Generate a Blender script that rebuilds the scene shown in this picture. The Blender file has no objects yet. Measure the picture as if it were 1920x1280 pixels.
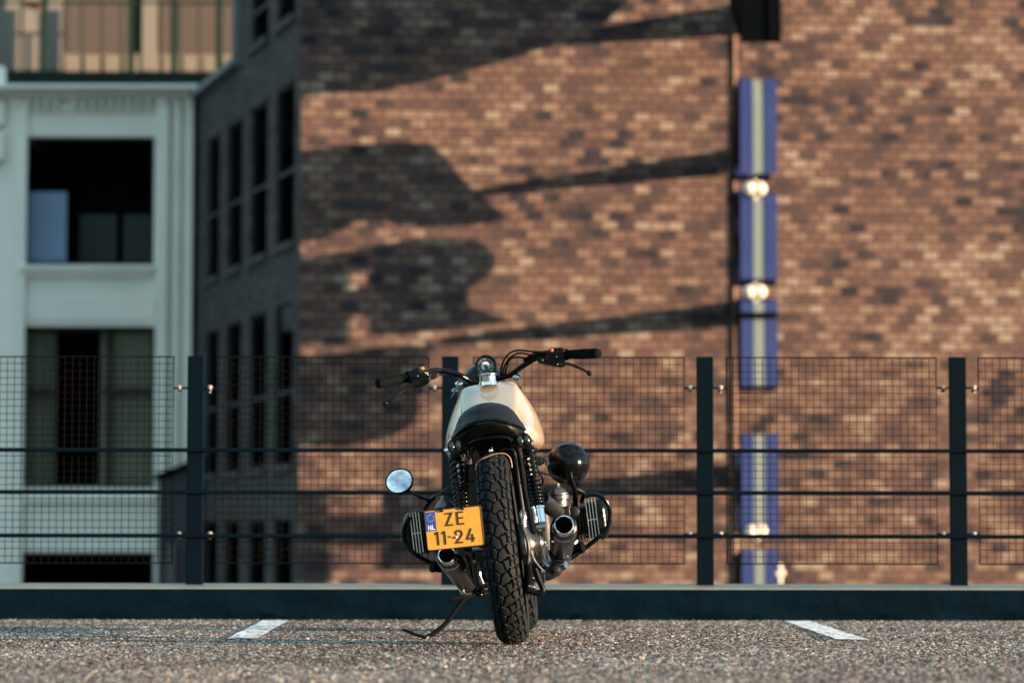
import bpy, math, random
from mathutils import Vector, Matrix
random.seed(7)
R = math.radians
C = bpy.context.scene.collection
SC = bpy.context.scene

# ------------------------------------------------------------------ camera
F = 5600.0                     # focal length in photo pixels (105 mm on 36 mm)
CAMZ = 0.332
PITCH = math.atan(380.0 / F)
ROLL = 0.0014
cam_d = bpy.data.cameras.new('camera')
cam = bpy.data.objects.new('camera', cam_d); C.objects.link(cam)
cam_d.sensor_width = 36.0
cam_d.lens = 36.0 * F / 1920.0
cam_d.clip_end = 2000
cam_d.dof.use_dof = True
cam_d.dof.focus_distance = 10.35
cam_d.dof.aperture_fstop = 2.8
fw = Vector((0, math.cos(PITCH), math.sin(PITCH)))
r0 = Vector((1, 0, 0)); u0 = Vector((0, -math.sin(PITCH), math.cos(PITCH)))
rt = r0 * math.cos(ROLL) + u0 * math.sin(ROLL)
up = u0 * math.cos(ROLL) - r0 * math.sin(ROLL)
CP = Vector((0, 0, CAMZ))
cam.matrix_world = Matrix((( rt.x, up.x, -fw.x, CP.x), (rt.y, up.y, -fw.y, CP.y), (rt.z, up.z, -fw.z, CP.z), (0, 0, 0, 1)))
SC.camera = cam

def ray(px, py):
    return fw + rt * ((px - 960.0) / F) + up * ((640.0 - py) / F)
def on_plane(px, py, o, n):
    d = ray(px, py); t = (o - CP).dot(n) / d.dot(n)
    return CP + d * t
def on_ground(px, py, z=0.0):
    return on_plane(px, py, Vector((0, 0, z)), Vector((0, 0, 1)))

# ------------------------------------------------------------------ world and sun
SUN_DIR = Vector((2.7, -1.0, 0.30)).normalized()       # towards the sun
EL = math.asin(SUN_DIR.z)
AZ = math.atan2(SUN_DIR.x, SUN_DIR.y)                    # from +Y clockwise
w = bpy.data.worlds.new('World'); SC.world = w; w.use_nodes = True
nt = w.node_tree; nt.nodes.clear()
out = nt.nodes.new('ShaderNodeOutputWorld'); bg = nt.nodes.new('ShaderNodeBackground')
sky = nt.nodes.new('ShaderNodeTexSky'); sky.sky_type = 'NISHITA'; sky.sun_disc = False
sky.sun_elevation = EL; sky.sun_rotation = AZ
sky.air_density = 1.0; sky.dust_density = 0.3; sky.ozone_density = 3.0
tc = nt.nodes.new('ShaderNodeTexCoord')
nz = nt.nodes.new('ShaderNodeTexNoise'); nz.inputs['Scale'].default_value = 1.7; nz.inputs['Detail'].default_value = 7; nz.inputs['Roughness'].default_value = 0.55
mp = nt.nodes.new('ShaderNodeMapping'); mp.inputs['Scale'].default_value = (1, 1, 1.8); mp.inputs['Location'].default_value = (0.35, 0.2, 0.0)
rp = nt.nodes.new('ShaderNodeValToRGB'); rp.color_ramp.elements[0].position = 0.43; rp.color_ramp.elements[1].position = 0.56
mx = nt.nodes.new('ShaderNodeMix'); mx.data_type = 'RGBA'
mx.inputs['B'].default_value = (1.75, 2.6, 2.75, 1)
nt.links.new(tc.outputs['Generated'], mp.inputs['Vector']); nt.links.new(mp.outputs[0], nz.inputs['Vector'])
nt.links.new(nz.outputs['Fac'], rp.inputs['Fac']); nt.links.new(rp.outputs['Color'], mx.inputs['Factor'])
nt.links.new(sky.outputs[0], mx.inputs['A']); nt.links.new(mx.outputs['Result'], bg.inputs['Color'])
bg.inputs['Strength'].default_value = 0.106
nt.links.new(bg.outputs[0], out.inputs[0])

sd = bpy.data.lights.new('sun', 'SUN'); sd.energy = 5.0; sd.angle = R(0.6); sd.color = (1.0, 0.67, 0.43)
so = bpy.data.objects.new('sun', sd); C.objects.link(so)
so.rotation_euler = SUN_DIR.to_track_quat('Z', 'Y').to_euler(); so.location = SUN_DIR * 60

SC.view_settings.view_transform = 'Standard'; SC.view_settings.look = 'None'
SC.view_settings.gamma = 1.0; SC.view_settings.use_curve_mapping = False
SC.view_settings.exposure = 2.05
SC.cycles.diffuse_bounces = 2
SC.cycles.use_denoising = True

# ------------------------------------------------------------------ materials
def mat(name, col, rough=0.5, metal=0.0, spec=0.5, coat=0.0, noise=None, bump=None, coatr=0.05):
    """noise=(scale, amount) varies the colour; bump=(scale, strength, dist)"""
    m = bpy.data.materials.new(name); m.use_nodes = True
    n = m.node_tree.nodes; l = m.node_tree.links; b = n['Principled BSDF']
    b.inputs['Base Color'].default_value = (*col, 1); b.inputs['Roughness'].default_value = rough
    b.inputs['Metallic'].default_value = metal; b.inputs['Specular IOR Level'].default_value = spec
    b.inputs['Coat Weight'].default_value = coat; b.inputs['Coat Roughness'].default_value = coatr
    t = n.new('ShaderNodeTexCoord')
    if noise:
        z = n.new('ShaderNodeTexNoise'); z.inputs['Scale'].default_value = noise[0]; z.inputs['Detail'].default_value = 6
        l.new(t.outputs['Object'], z.inputs['Vector'])
        x = n.new('ShaderNodeMix'); x.data_type = 'RGBA'
        a = noise[1]
        x.inputs['A'].default_value = (*[c * (1 - a) for c in col], 1); x.inputs['B'].default_value = (*[min(1, c * (1 + a)) for c in col], 1)
        l.new(z.outputs['Fac'], x.inputs['Factor']); l.new(x.outputs['Result'], b.inputs['Base Color'])
        mr = n.new('ShaderNodeMapRange'); mr.inputs['From Min'].default_value = 0.3; mr.inputs['From Max'].default_value = 0.7
        mr.inputs['To Min'].default_value = max(0.02, rough * 0.8); mr.inputs['To Max'].default_value = min(1, rough * 1.25)
        l.new(z.outputs['Fac'], mr.inputs['Value']); l.new(mr.outputs[0], b.inputs['Roughness'])
    if bump:
        z = n.new('ShaderNodeTexNoise'); z.inputs['Scale'].default_value = bump[0]; z.inputs['Detail'].default_value = 4
        l.new(t.outputs['Object'], z.inputs['Vector'])
        bp = n.new('ShaderNodeBump'); bp.inputs['Strength'].default_value = bump[1]; bp.inputs['Distance'].default_value = bump[2]
        l.new(z.outputs['Fac'], bp.inputs['Height']); l.new(bp.outputs[0], b.inputs['Normal'])
    return m

def ramp(nd, stops, interp='LINEAR'):
    cr = nd.color_ramp; cr.interpolation = interp
    while len(cr.elements) > 1: cr.elements.remove(cr.elements[-1])
    cr.elements[0].position = stops[0][0]; cr.elements[0].color = (*stops[0][1], 1)
    for p, c in stops[1:]:
        e = cr.elements.new(p); e.color = (*c, 1)

def brick_mat(name, stops, mortar, bw=0.24, rh=0.118, big=0.9):
    m = bpy.data.materials.new(name); m.use_nodes = True
    n = m.node_tree.nodes; l = m.node_tree.links; b = n['Principled BSDF']
    t = n.new('ShaderNodeTexCoord')
    sp = n.new('ShaderNodeSeparateXYZ'); cb = n.new('ShaderNodeCombineXYZ')
    l.new(t.outputs['Object'], sp.inputs[0]); l.new(sp.outputs['X'], cb.inputs['X']); l.new(sp.outputs['Z'], cb.inputs['Y'])
    bt = n.new('ShaderNodeTexBrick')
    bt.inputs['Color1'].default_value = (0, 0, 0, 1); bt.inputs['Color2'].default_value = (1, 1, 1, 1)
    bt.inputs['Mortar'].default_value = (0.5, 0.5, 0.5, 1)
    bt.inputs['Scale'].default_value = 1.0; bt.inputs['Mortar Size'].default_value = 0.0115; bt.inputs['Mortar Smooth'].default_value = 0.2
    bt.inputs['Brick Width'].default_value = bw; bt.inputs['Row Height'].default_value = rh; bt.inputs['Bias'].default_value = 0.0
    bt.offset = 0.5; bt.squash = 1.0
    l.new(cb.outputs[0], bt.inputs['Vector'])
    rpn = n.new('ShaderNodeValToRGB'); ramp(rpn, stops)
    # large patches shift the mix of light and dark bricks
    nzl = n.new('ShaderNodeTexNoise'); nzl.inputs['Scale'].default_value = 0.75; nzl.inputs['Detail'].default_value = 3; nzl.inputs['Distortion'].default_value = 0.6
    l.new(cb.outputs[0], nzl.inputs['Vector'])
    ma = n.new('ShaderNodeMath'); ma.operation = 'MULTIPLY_ADD'; ma.inputs[1].default_value = big; ma.inputs[2].default_value = -big * 0.5
    l.new(nzl.outputs['Fac'], ma.inputs[0])
    ad = n.new('ShaderNodeMath'); ad.operation = 'ADD'; ad.use_clamp = True
    # uneven firing and weathering that ignores the brick grid
    mp2 = n.new('ShaderNodeMapping'); mp2.inputs['Scale'].default_value = (2.6, 7.5, 1); l.new(cb.outputs[0], mp2.inputs['Vector'])
    nz2 = n.new('ShaderNodeTexNoise'); nz2.inputs['Scale'].default_value = 1.0; nz2.inputs['Detail'].default_value = 3; l.new(mp2.outputs[0], nz2.inputs['Vector'])
    ma2 = n.new('ShaderNodeMath'); ma2.operation = 'MULTIPLY_ADD'; ma2.inputs[1].default_value = .8; ma2.inputs[2].default_value = -.38; l.new(nz2.outputs['Fac'], ma2.inputs[0])
    md = n.new('ShaderNodeMath'); md.operation = 'MULTIPLY_ADD'; md.inputs[1].default_value = .9; md.inputs[2].default_value = .05; l.new(bt.outputs['Color'], md.inputs[0])
    ad0 = n.new('ShaderNodeMath'); ad0.operation = 'ADD'; l.new(md.outputs[0], ad0.inputs[0]); l.new(ma2.outputs[0], ad0.inputs[1])
    l.new(ad0.outputs[0], ad.inputs[0]); l.new(ma.outputs[0], ad.inputs[1]); l.new(ad.outputs[0], rpn.inputs['Fac'])
    nf = n.new('ShaderNodeTexNoise'); nf.inputs['Scale'].default_value = 22; nf.inputs['Detail'].default_value = 5
    l.new(t.outputs['Object'], nf.inputs['Vector'])
    mul = n.new('ShaderNodeMix'); mul.data_type = 'RGBA'; mul.blend_type = 'OVERLAY'; mul.inputs['Factor'].default_value = 0.45
    l.new(rpn.outputs['Color'], mul.inputs['A']); l.new(nf.outputs['Fac'], mul.inputs['B'])
    mx = n.new('ShaderNodeMix'); mx.data_type = 'RGBA'; mx.inputs['B'].default_value = (*mortar, 1)
    l.new(bt.outputs['Fac'], mx.inputs['Factor']); l.new(mul.outputs['Result'], mx.inputs['A']); l.new(mx.outputs['Result'], b.inputs['Base Color'])
    b.inputs['Roughness'].default_value = 0.9; b.inputs['Specular IOR Level'].default_value = 0.08
    sub = n.new('ShaderNodeMath'); sub.operation = 'SUBTRACT'; l.new(nf.outputs['Fac'], sub.inputs[0]); l.new(bt.outputs['Fac'], sub.inputs[1])
    bp = n.new('ShaderNodeBump'); bp.inputs['Strength'].default_value = 0.55; bp.inputs['Distance'].default_value = 0.006
    l.new(sub.outputs[0], bp.inputs['Height']); l.new(bp.outputs[0], b.inputs['Normal'])
    return m

def ground_mat():
    m = bpy.data.materials.new('exposed_aggregate'); m.use_nodes = True
    n = m.node_tree.nodes; l = m.node_tree.links; b = n['Principled BSDF']
    t = n.new('ShaderNodeTexCoord')
    v = n.new('ShaderNodeTexVoronoi'); v.inputs['Scale'].default_value = 105; v.feature = 'F1'
    l.new(t.outputs['Object'], v.inputs['Vector'])
    s = n.new('ShaderNodeSeparateColor'); l.new(v.outputs['Color'], s.inputs[0])
    rr = n.new('ShaderNodeValToRGB')
    ramp(rr, [(0.0, (.010, .009, .008)), (.25, (.055, .041, .034)), (.45, (.150, .105, .086)), (.58, (.225, .168, .138)), (.72, (.32, .28, .24)), (.87, (.43, .405, .35)), (1.0, (.60, .58, .51))])
    nl = n.new('ShaderNodeTexNoise'); nl.inputs['Scale'].default_value = 0.9; nl.inputs['Detail'].default_value = 5
    l.new(t.outputs['Object'], nl.inputs['Vector'])
    ma = n.new('ShaderNodeMath'); ma.operation = 'MULTIPLY_ADD'; ma.inputs[1].default_value = .5; ma.inputs[2].default_value = -.25
    l.new(nl.outputs['Fac'], ma.inputs[0])
    ad = n.new('ShaderNodeMath'); ad.operation = 'ADD'; ad.use_clamp = True
    l.new(s.outputs['Red'], ad.inputs[0]); l.new(ma.outputs[0], ad.inputs[1]); l.new(ad.outputs[0], rr.inputs['Fac'])
    l.new(rr.outputs['Color'], b.inputs['Base Color'])
    b.inputs['Roughness'].default_value = 0.85; b.inputs['Specular IOR Level'].default_value = 0.12
    inv = n.new('ShaderNodeMath'); inv.operation = 'SUBTRACT'; inv.inputs[0].default_value = 1.0
    l.new(v.outputs['Distance'], inv.inputs[1])
    bp = n.new('ShaderNodeBump'); bp.inputs['Strength'].default_value = 0.8; bp.inputs['Distance'].default_value = 0.0035
    l.new(inv.outputs[0], bp.inputs['Height']); l.new(bp.outputs[0], b.inputs['Normal'])
    return m

def line_mat():
    m = bpy.data.materials.new('worn_white_paint'); m.use_nodes = True
    n = m.node_tree.nodes; l = m.node_tree.links; b = n['Principled BSDF']; o = n['Material Output']
    b.inputs['Base Color'].default_value = (.80, .84, .84, 1); b.inputs['Roughness'].default_value = 0.7
    t = n.new('ShaderNodeTexCoord')
    v = n.new('ShaderNodeTexVoronoi'); v.inputs['Scale'].default_value = 60
    nn = n.new('ShaderNodeTexNoise'); nn.inputs['Scale'].default_value = 14; nn.inputs['Detail'].default_value = 5
    l.new(t.outputs['Object'], v.inputs['Vector']); l.new(t.outputs['Object'], nn.inputs['Vector'])
    s = n.new('ShaderNodeSeparateColor'); l.new(v.outputs['Color'], s.inputs[0])
    a = n.new('ShaderNodeMath'); a.operation = 'ADD'; l.new(s.outputs['Red'], a.inputs[0]); l.new(nn.outputs['Fac'], a.inputs[1])
    g = n.new('ShaderNodeMath'); g.operation = 'GREATER_THAN'; g.inputs[1].default_value = 1.28
    l.new(a.outputs[0], g.inputs[0])
    tr = n.new('ShaderNodeBsdfTransparent'); ms = n.new('ShaderNodeMixShader')
    l.new(g.outputs[0], ms.inputs[0]); l.new(b.outputs[0], ms.inputs[1]); l.new(tr.outputs[0], ms.inputs[2]); l.new(ms.outputs[0], o.inputs[0])
    return m

def glass_mat():
    m = bpy.data.materials.new('window_glass'); m.use_nodes = True
    n = m.node_tree.nodes; l = m.node_tree.links; o = n['Material Output']; n.remove(n['Principled BSDF'])
    tr = n.new('ShaderNodeBsdfTransparent'); tr.inputs[0].default_value = (.72, .78, .78, 1)
    gl = n.new('ShaderNodeBsdfGlossy'); gl.inputs['Roughness'].default_value = 0.02; gl.inputs['Color'].default_value = (.8, .85, .9, 1)
    fr = n.new('ShaderNodeFresnel'); fr.inputs[0].default_value = 1.03
    ms = n.new('ShaderNodeMixShader'); fm = n.new('ShaderNodeMath'); fm.operation = 'MULTIPLY'; fm.inputs[1].default_value = .15; l.new(fr.outputs[0], fm.inputs[0]); l.new(fm.outputs[0], ms.inputs[0]); l.new(tr.outputs[0], ms.inputs[1]); l.new(gl.outputs[0], ms.inputs[2]); l.new(ms.outputs[0], o.inputs[0])
    return m

M = dict(
    ground=ground_mat(), line=line_mat(), glass=glass_mat(),
    brick=brick_mat('sunlit_clinker_brick', [(0, (.020, .021, .029)), (.10, (.040, .034, .038)), (.28, (.074, .050, .047)), (.5, (.104, .068, .058)), (.72, (.132, .088, .071)), (.9, (.165, .121, .094)), (1, (.21, .172, .138))], (.036, .028, .026), bw=.215, big=.95),
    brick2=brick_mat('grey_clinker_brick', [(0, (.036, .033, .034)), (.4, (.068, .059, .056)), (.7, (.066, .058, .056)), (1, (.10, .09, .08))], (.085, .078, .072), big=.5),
    street=mat('street_asphalt', (.05, .05, .052), .9, noise=(2, .3)),
    kerb=mat('dark_blue_kerb_paint', (.0010, .0062, .0120), .75, spec=.02, noise=(5, .5), bump=(3.5, .9, .03)),
    cap=mat('kerb_cap_metal', (.14, .185, .18), .6, noise=(9, .25)),
    post=mat('dark_blue_steel', (.0009, .0050, .0095), .7, spec=.03, noise=(12, .2)),
    wire=mat('rusty_wire', (.0045, .0038, .0036), .8, spec=.04, noise=(40, .4)),
    bolt=mat('galvanised_bolt', (.42, .40, .37), .45, metal=.5),
    stucco=mat('white_stucco', (.85, .83, .73), .9, noise=(1.6, .13)),
    tan=mat('tan_render', (.20, .175, .15), .9, noise=(1.5, .12)),
    cream=mat('cream_render', (.16, .152, .135), .9, noise=(1.5, .1)),
    shutter=mat('brown_shutter', (.115, .098, .088), .8, spec=.1),
    green=mat('green_rail_paint', (.010, .024, .020), .7, spec=.05),
    slab=mat('dark_slab_edge', (.0015, .006, .008), .8, spec=.02),
    frame=mat('dark_window_frame', (.006, .012, .014), .5, spec=.2),
    room=mat('dark_interior', (.004, .006, .007), 1, spec=0),
    curtain=mat('olive_curtain', (.36, .33, .24), .95, noise=(3, .2)),
    blind=mat('pale_blue_blind', (.40, .47, .68), .9),
    sill=mat('grey_stone_sill', (.12, .12, .115), .85),
    roof=mat('dark_roof_cladding', (.048, .046, .05), .85, noise=(3, .2)),
    signblue=mat('blue_enamel', (.024, .042, .145), .55, spec=.15, noise=(2, .15)),
    signwhite=mat('pale_channel', (.165, .215, .205), .7, spec=.1),
    signdark=mat('black_sign_steel', (.0012, .0025, .0035), .7, spec=.02),
    glint_white=mat('glossy_glint_white', (.62, .58, .47), .25, coat=.5),
    conduit=mat('rust_conduit', (.20, .11, .07), .7),
    cream_paint=mat('cream_pearl_paint', (.42, .345, .245), .33, metal=.15, coat=1.0, coatr=.03, noise=(4, .04)),
    black_gloss=mat('gloss_black', (.0015, .0022, .003), .16, spec=.2, coat=0.0),
    black_satin=mat('satin_black', (.0014, .0025, .0033), .42, spec=.13, noise=(60, .3)),
    black_matt=mat('matt_black', (.0014, .0024, .0030), .8, spec=.05),
    leather=mat('black_seat_vinyl', (.0025, .0050, .0075), .6, spec=.22, noise=(20, .15), bump=(420, .05, .001)),
    rubber=mat('tyre_rubber', (.0080, .0112, .0132), .72, spec=.14, noise=(30, .35), bump=(300, .15, .001)),
    grip=mat('grip_rubber', (.0013, .0026, .0034), .85, spec=.06, bump=(500, .3, .001)),
    chrome=mat('chrome', (.72, .74, .76), .08, metal=1.0),
    steel=mat('brushed_steel', (.24, .24, .23), .24, metal=1.0, noise=(35, .3)),
    muffler=mat('dirty_steel_muffler', (.085, .08, .074), .24, metal=1.0, noise=(160, .5), bump=(150, .15, .002)),
    alloy=mat('cast_alloy', (.12, .125, .125), .36, metal=.9, noise=(50, .25), bump=(160, .2, .001)),
    darkalloy=mat('dark_cast_alloy', (.012, .0145, .016), .45, metal=.6, noise=(60, .3)),
    finedge=mat('polished_fin_edge', (.50, .46, .42), .3, metal=.9),
    lit_edge=mat('lit_edge_tan', (.34, .20, .12), .35, metal=.3),
    lens=mat('smoked_lens', (.006, .011, .010), .12, coat=.6),
    mirror=mat('mirror_glass', (.92, .93, .95), .01, metal=1.0),
    dial=mat('dial_black', (.006, .008, .010), .4),
    dialwhite=mat('dial_grey', (.42, .46, .48), .5),
    plate=mat('yellow_plate', (.52, .235, .022), .42, noise=(28, .24), bump=(60, .1, .001)),
    plateblue=mat('plate_blue', (.008, .045, .26), .4),
    platewhite=mat('plate_white', (.75, .78, .8), .5),
    ink=mat('plate_black_letters', (.006, .010, .012), .5),
    star=mat('star_yellow', (.45, .40, .05), .5),
    red=mat('red_switch', (.75, .09, .035), .4),
    orange=mat('orange_lens', (.50, .17, .05), .35),
    wood=mat('weathered_boards', (.165, .148, .12), .9, noise=(4, .2)),
)

# ------------------------------------------------------------------ mesh builder
class MB:
    def __init__(s): s.v = []; s.f = []
    def add(s, vs, fs):
        o = len(s.v); s.v.extend(Vector(p) for p in vs); s.f.extend(tuple(i + o for i in f) for f in fs); return s
    def box(s, x0, x1, y0, y1, z0, z1, mtx=None):
        vs = [Vector((x, y, z)) for z in (z0, z1) for y in (y0, y1) for x in (x0, x1)]
        if mtx: vs = [mtx @ p for p in vs]
        return s.add(vs, [(0, 2, 3, 1), (4, 5, 7, 6), (0, 1, 5, 4), (2, 6, 7, 3), (0, 4, 6, 2), (1, 3, 7, 5)])
    def quad(s, a, b, c, d): return s.add([a, b, c, d], [(0, 1, 2, 3)])
    def tube(s, pts, r, n=10, closed=False, cap=True, smooth=0, flat=1.0):
        P = [Vector(p) for p in pts]
        rs = list(r) if isinstance(r, (list, tuple)) else [r] * len(P)
        if smooth:
            Q = []; q = []
            m = len(P)
            rng = range(m if closed else m - 1)
            for i in rng:
                p1, p2 = P[i], P[(i + 1) % m]
                p0 = P[i - 1] if (closed or i > 0) else p1 * 2 - p2
                p3 = P[(i + 2) % m] if (closed or i + 2 < m) else p2 * 2 - p1
                for k in range(smooth):
                    t = k / smooth
                    Q.append(0.5 * ((2 * p1) + (p2 - p0) * t + (2 * p0 - 5 * p1 + 4 * p2 - p3) * t * t + (3 * p1 - p0 - 3 * p2 + p3) * t ** 3))
                    q.append(rs[i] * (1 - t) + rs[(i + 1) % m] * t)
            if not closed: Q.append(P[-1]); q.append(rs[-1])
            P, rs = Q, q
        m = len(P); T = []
        for i in range(m):
            a = P[i - 1] if (i > 0 or closed) else P[i]; b = P[(i + 1) % m] if (i < m - 1 or closed) else P[i]
            T.append((b - a).normalized())
        ref = Vector((0, 0, 1)) if abs(T[0].z) < .9 else Vector((1, 0, 0))
        N = (ref - T[0] * ref.dot(T[0])).normalized(); vs = []
        for i in range(m):
            N = (N - T[i] * N.dot(T[i])).normalized(); B = T[i].cross(N)
            for k in range(n):
                a = 2 * math.pi * k / n
                vs.append(P[i] + (N * math.cos(a) * flat + B * math.sin(a)) * rs[i])
        fs = []
        for i in range(m if closed else m - 1):
            j = (i + 1) % m
            for k in range(n):
                k2 = (k + 1) % n; fs.append((i * n + k, i * n + k2, j * n + k2, j * n + k))
        if cap and not closed:
            fs.append(tuple(range(n))[::-1]); fs.append(tuple((m - 1) * n + k for k in range(n)))
        return s.add(vs, fs)
    def lathe(s, prof, o, axis, n=32, a0=0, a1=2 * math.pi, ref=None, sx=1.0, caps=True):
        """prof: (distance along axis, radius)"""
        o = Vector(o); ax = Vector(axis).normalized()
        ref = Vector(ref) if ref else (Vector((0, 0, 1)) if abs(ax.z) < .9 else Vector((1, 0, 0)))
        U = (ref - ax * ref.dot(ax)).normalized(); V = ax.cross(U)
        full = abs(a1 - a0 - 2 * math.pi) < 1e-6; nn = n if full else n + 1
        vs = []
        for (d, r) in prof:
            for k in range(nn):
                a = a0 + (a1 - a0) * k / n
                vs.append(o + ax * d + (U * math.cos(a) + V * math.sin(a) * sx) * r)
        fs = []
        for i in range(len(prof) - 1):
            for k in range(n):
                k2 = (k + 1) % nn; fs.append((i * nn + k, i * nn + k2, (i + 1) * nn + k2, (i + 1) * nn + k))
        if full and caps:
            if prof[0][1] > 1e-5: fs.append(tuple(range(nn))[::-1])
            if prof[-1][1] > 1e-5: fs.append(tuple((len(prof) - 1) * nn + k for k in range(nn)))
        return s.add(vs, fs)
    def ball(s, c, r, n=16, sc=(1, 1, 1), pw=1.0):
        c = Vector(c); vs = []; m = n // 2
        def p(a): return math.copysign(abs(a) ** pw, a)
        for i in range(m + 1):
            th = math.pi * i / m
            for k in range(n):
                ph = 2 * math.pi * k / n
                vs.append(c + Vector((p(math.sin(th)) * p(math.cos(ph)) * sc[0], p(math.sin(th)) * p(math.sin(ph)) * sc[1], p(math.cos(th)) * sc[2])) * r)
        fs = [(i * n + k, (i + 1) * n + k, (i + 1) * n + (k + 1) % n, i * n + (k + 1) % n) for i in range(m) for k in range(n)]
        return s.add(vs, fs)
    def prism(s, poly, o, U, V, W):
        """extrude a 2D polygon (u,v) along W"""
        o = Vector(o); U = Vector(U); V = Vector(V); W = Vector(W); n = len(poly)
        a = [o + U * u + V * v for u, v in poly]; b = [p + W for p in a]
        return s.add(a + b, [tuple(range(n))[::-1], tuple(range(n, 2 * n))] + [(i, (i + 1) % n, (i + 1) % n + n, i + n) for i in range(n)])
    def build(s, name, m, parent=None, smooth=35, bevel=0, seg=2, mtx=None):
        me = bpy.data.meshes.new(name)
        me.from_pydata([tuple(p) for p in s.v], [], s.f); me.update()
        import bmesh
        bm = bmesh.new(); bm.from_mesh(me)
        bmesh.ops.remove_doubles(bm, verts=bm.verts, dist=1e-6)
        bmesh.ops.recalc_face_normals(bm, faces=bm.faces)
        bm.to_mesh(me); bm.free()
        me.materials.append(M[m])
        if smooth:
            me.polygons.foreach_set('use_smooth', [True] * len(me.polygons))
            me.set_sharp_from_angle(angle=R(smooth))
        o = bpy.data.objects.new(name, me); C.objects.link(o)
        if parent: o.parent = parent
        if mtx is not None: o.matrix_local = mtx
        if bevel:
            b = o.modifiers.new('bevel', 'BEVEL'); b.width = bevel; b.segments = seg; b.limit_method = 'ANGLE'; b.angle_limit = R(40)
            b.harden_normals = False
        return o

def empty(name, loc=(0, 0, 0), mtx=None):
    e = bpy.data.objects.new(name, None); C.objects.link(e); e.empty_display_size = .2
    if mtx is not None: e.matrix_world = mtx
    else: e.location = loc
    return e
def tag(o, label=None, cat=None, group=None, kind=None):
    if label: o['label'] = label
    if cat: o['category'] = cat
    if group: o['group'] = group
    if kind: o['kind'] = kind
    return o
def struct(o, label, cat): return tag(o, label, cat, kind='structure')

# ------------------------------------------------------------------ ground, kerb, markings
kf = on_ground(960, 1161.5).y                      # front face of the kerb
KH = on_plane(960, 1101.5, Vector((0, kf, 0)), Vector((0, 1, 0))).z
KB = kf + 0.26
KH2 = on_plane(960, 1093.5, Vector((0, KB, 0)), Vector((0, 1, 0))).z
b = MB(); b.quad((-40, -60, -.006), (40, -60, -.006), (40, kf + .05, -.006), (-40, kf + .05, -.006)); b.box(-40, 40, -60, KB, -.5, -.02)
# the part of the deck near the camera carries its pebbles as relief
import numpy as np
rng = np.random.default_rng(3)
NY, NX = 900, 560
tt = np.linspace(0, 1, NY); yy = 6.6 * ((kf + .03) / 6.6) ** tt
hw_ = yy * .19 + .15
uu = np.linspace(-1, 1, NX)
Xg = hw_[:, None] * uu[None, :] + rng.uniform(-.0012, .0012, (NY, NX)); Yg = np.repeat(yy[:, None], NX, 1) + rng.uniform(-.003, .003, (NY, NX))
Zg = rng.uniform(0, 1, (NY, NX)) ** 1.5 * .0070 - .0045
Zg = Zg * (1 + .35 * np.sin(Xg * 3.1 + 2 * np.sin(Yg * 1.7)) * np.sin(Yg * 2.3 + 1))
Zg[0, :] = Zg[-1, :] = -.0055; Zg[:, 0] = Zg[:, -1] = -.0055
me = bpy.data.meshes.new('pebbles'); co = np.stack([Xg, Yg, Zg], -1).reshape(-1, 3).astype(np.float32)
ii = np.arange((NY - 1) * NX).reshape(NY - 1, NX)[:, :-1].reshape(-1)
quads = np.stack([ii, ii + 1, ii + NX + 1, ii + NX], -1).astype(np.int32)
me.vertices.add(len(co)); me.vertices.foreach_set('co', co.ravel())
me.loops.add(quads.size); me.loops.foreach_set('vertex_index', quads.ravel())
me.polygons.add(len(quads)); me.polygons.foreach_set('loop_start', np.arange(0, quads.size, 4, dtype=np.int32))
me.update(calc_edges=True); me.materials.append(M['ground'])
pb = bpy.data.objects.new('pebble_surface', me); C.objects.link(pb); tag(pb, kind='structure')
struct(b.build('parking_deck', 'ground', smooth=0), 'pebbled aggregate parking deck under the motorcycle', 'ground')
b = MB(); b.quad((-1500, -1500, -9), (1500, -1500, -9), (1500, 1500, -9), (-1500, 1500, -9))
struct(b.build('street', 'street', smooth=0), 'dark street surface far below the parking deck', 'street')
# kerb body: face slightly wavy like hand-laid coating
b = MB(); nx = 400; rows = [0, .03, .06, .09, .12, KH - .002]
rows = [z * (KH - .002) / rows[-1] for z in rows]
vs = []; fs = []
for i in range(nx + 1):
    x = -6 + 12 * i / nx
    for j, z in enumerate(rows):
        amp = .012 * (1 - j / (len(rows) - 1)) * (1 if j else .6)
        y = kf + amp * (math.sin(x * 9.3 + z * 60) + .6 * math.sin(x * 23.1 - z * 95 + 1) + .5 * math.sin(x * 3.7 + 2)) - amp * 1.2
        vs.append((x, y, z))
m = len(rows)
for i in range(nx):
    for j in range(m - 1): fs.append((i * m + j, (i + 1) * m + j, (i + 1) * m + j + 1, i * m + j + 1))
b.add(vs, fs)
b.box(-6, 6, kf + .012, KB, -.01, KH - .004); b.box(-40, -6, kf, KB, -.01, KH - .004); b.box(6, 40, kf, KB, -.01, KH - .004)
kerb = struct(b.build('kerb', 'kerb', smooth=60), 'low dark blue kerb along the edge of the parking deck', 'kerb')
b = MB(); T = .006
b.add([(-40, kf - .012, KH - T), (40, kf - .012, KH - T), (40, KB, KH2 - T), (-40, KB, KH2 - T),
       (-40, kf - .012, KH), (40, kf - .012, KH), (40, KB, KH2), (-40, KB, KH2)],
      [(0, 3, 2, 1), (4, 5, 6, 7), (0, 1, 5, 4), (3, 7, 6, 2), (0, 4, 7, 3), (1, 2, 6, 5)])
b.build('kerb_cap', 'cap', kerb, smooth=0)
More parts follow.
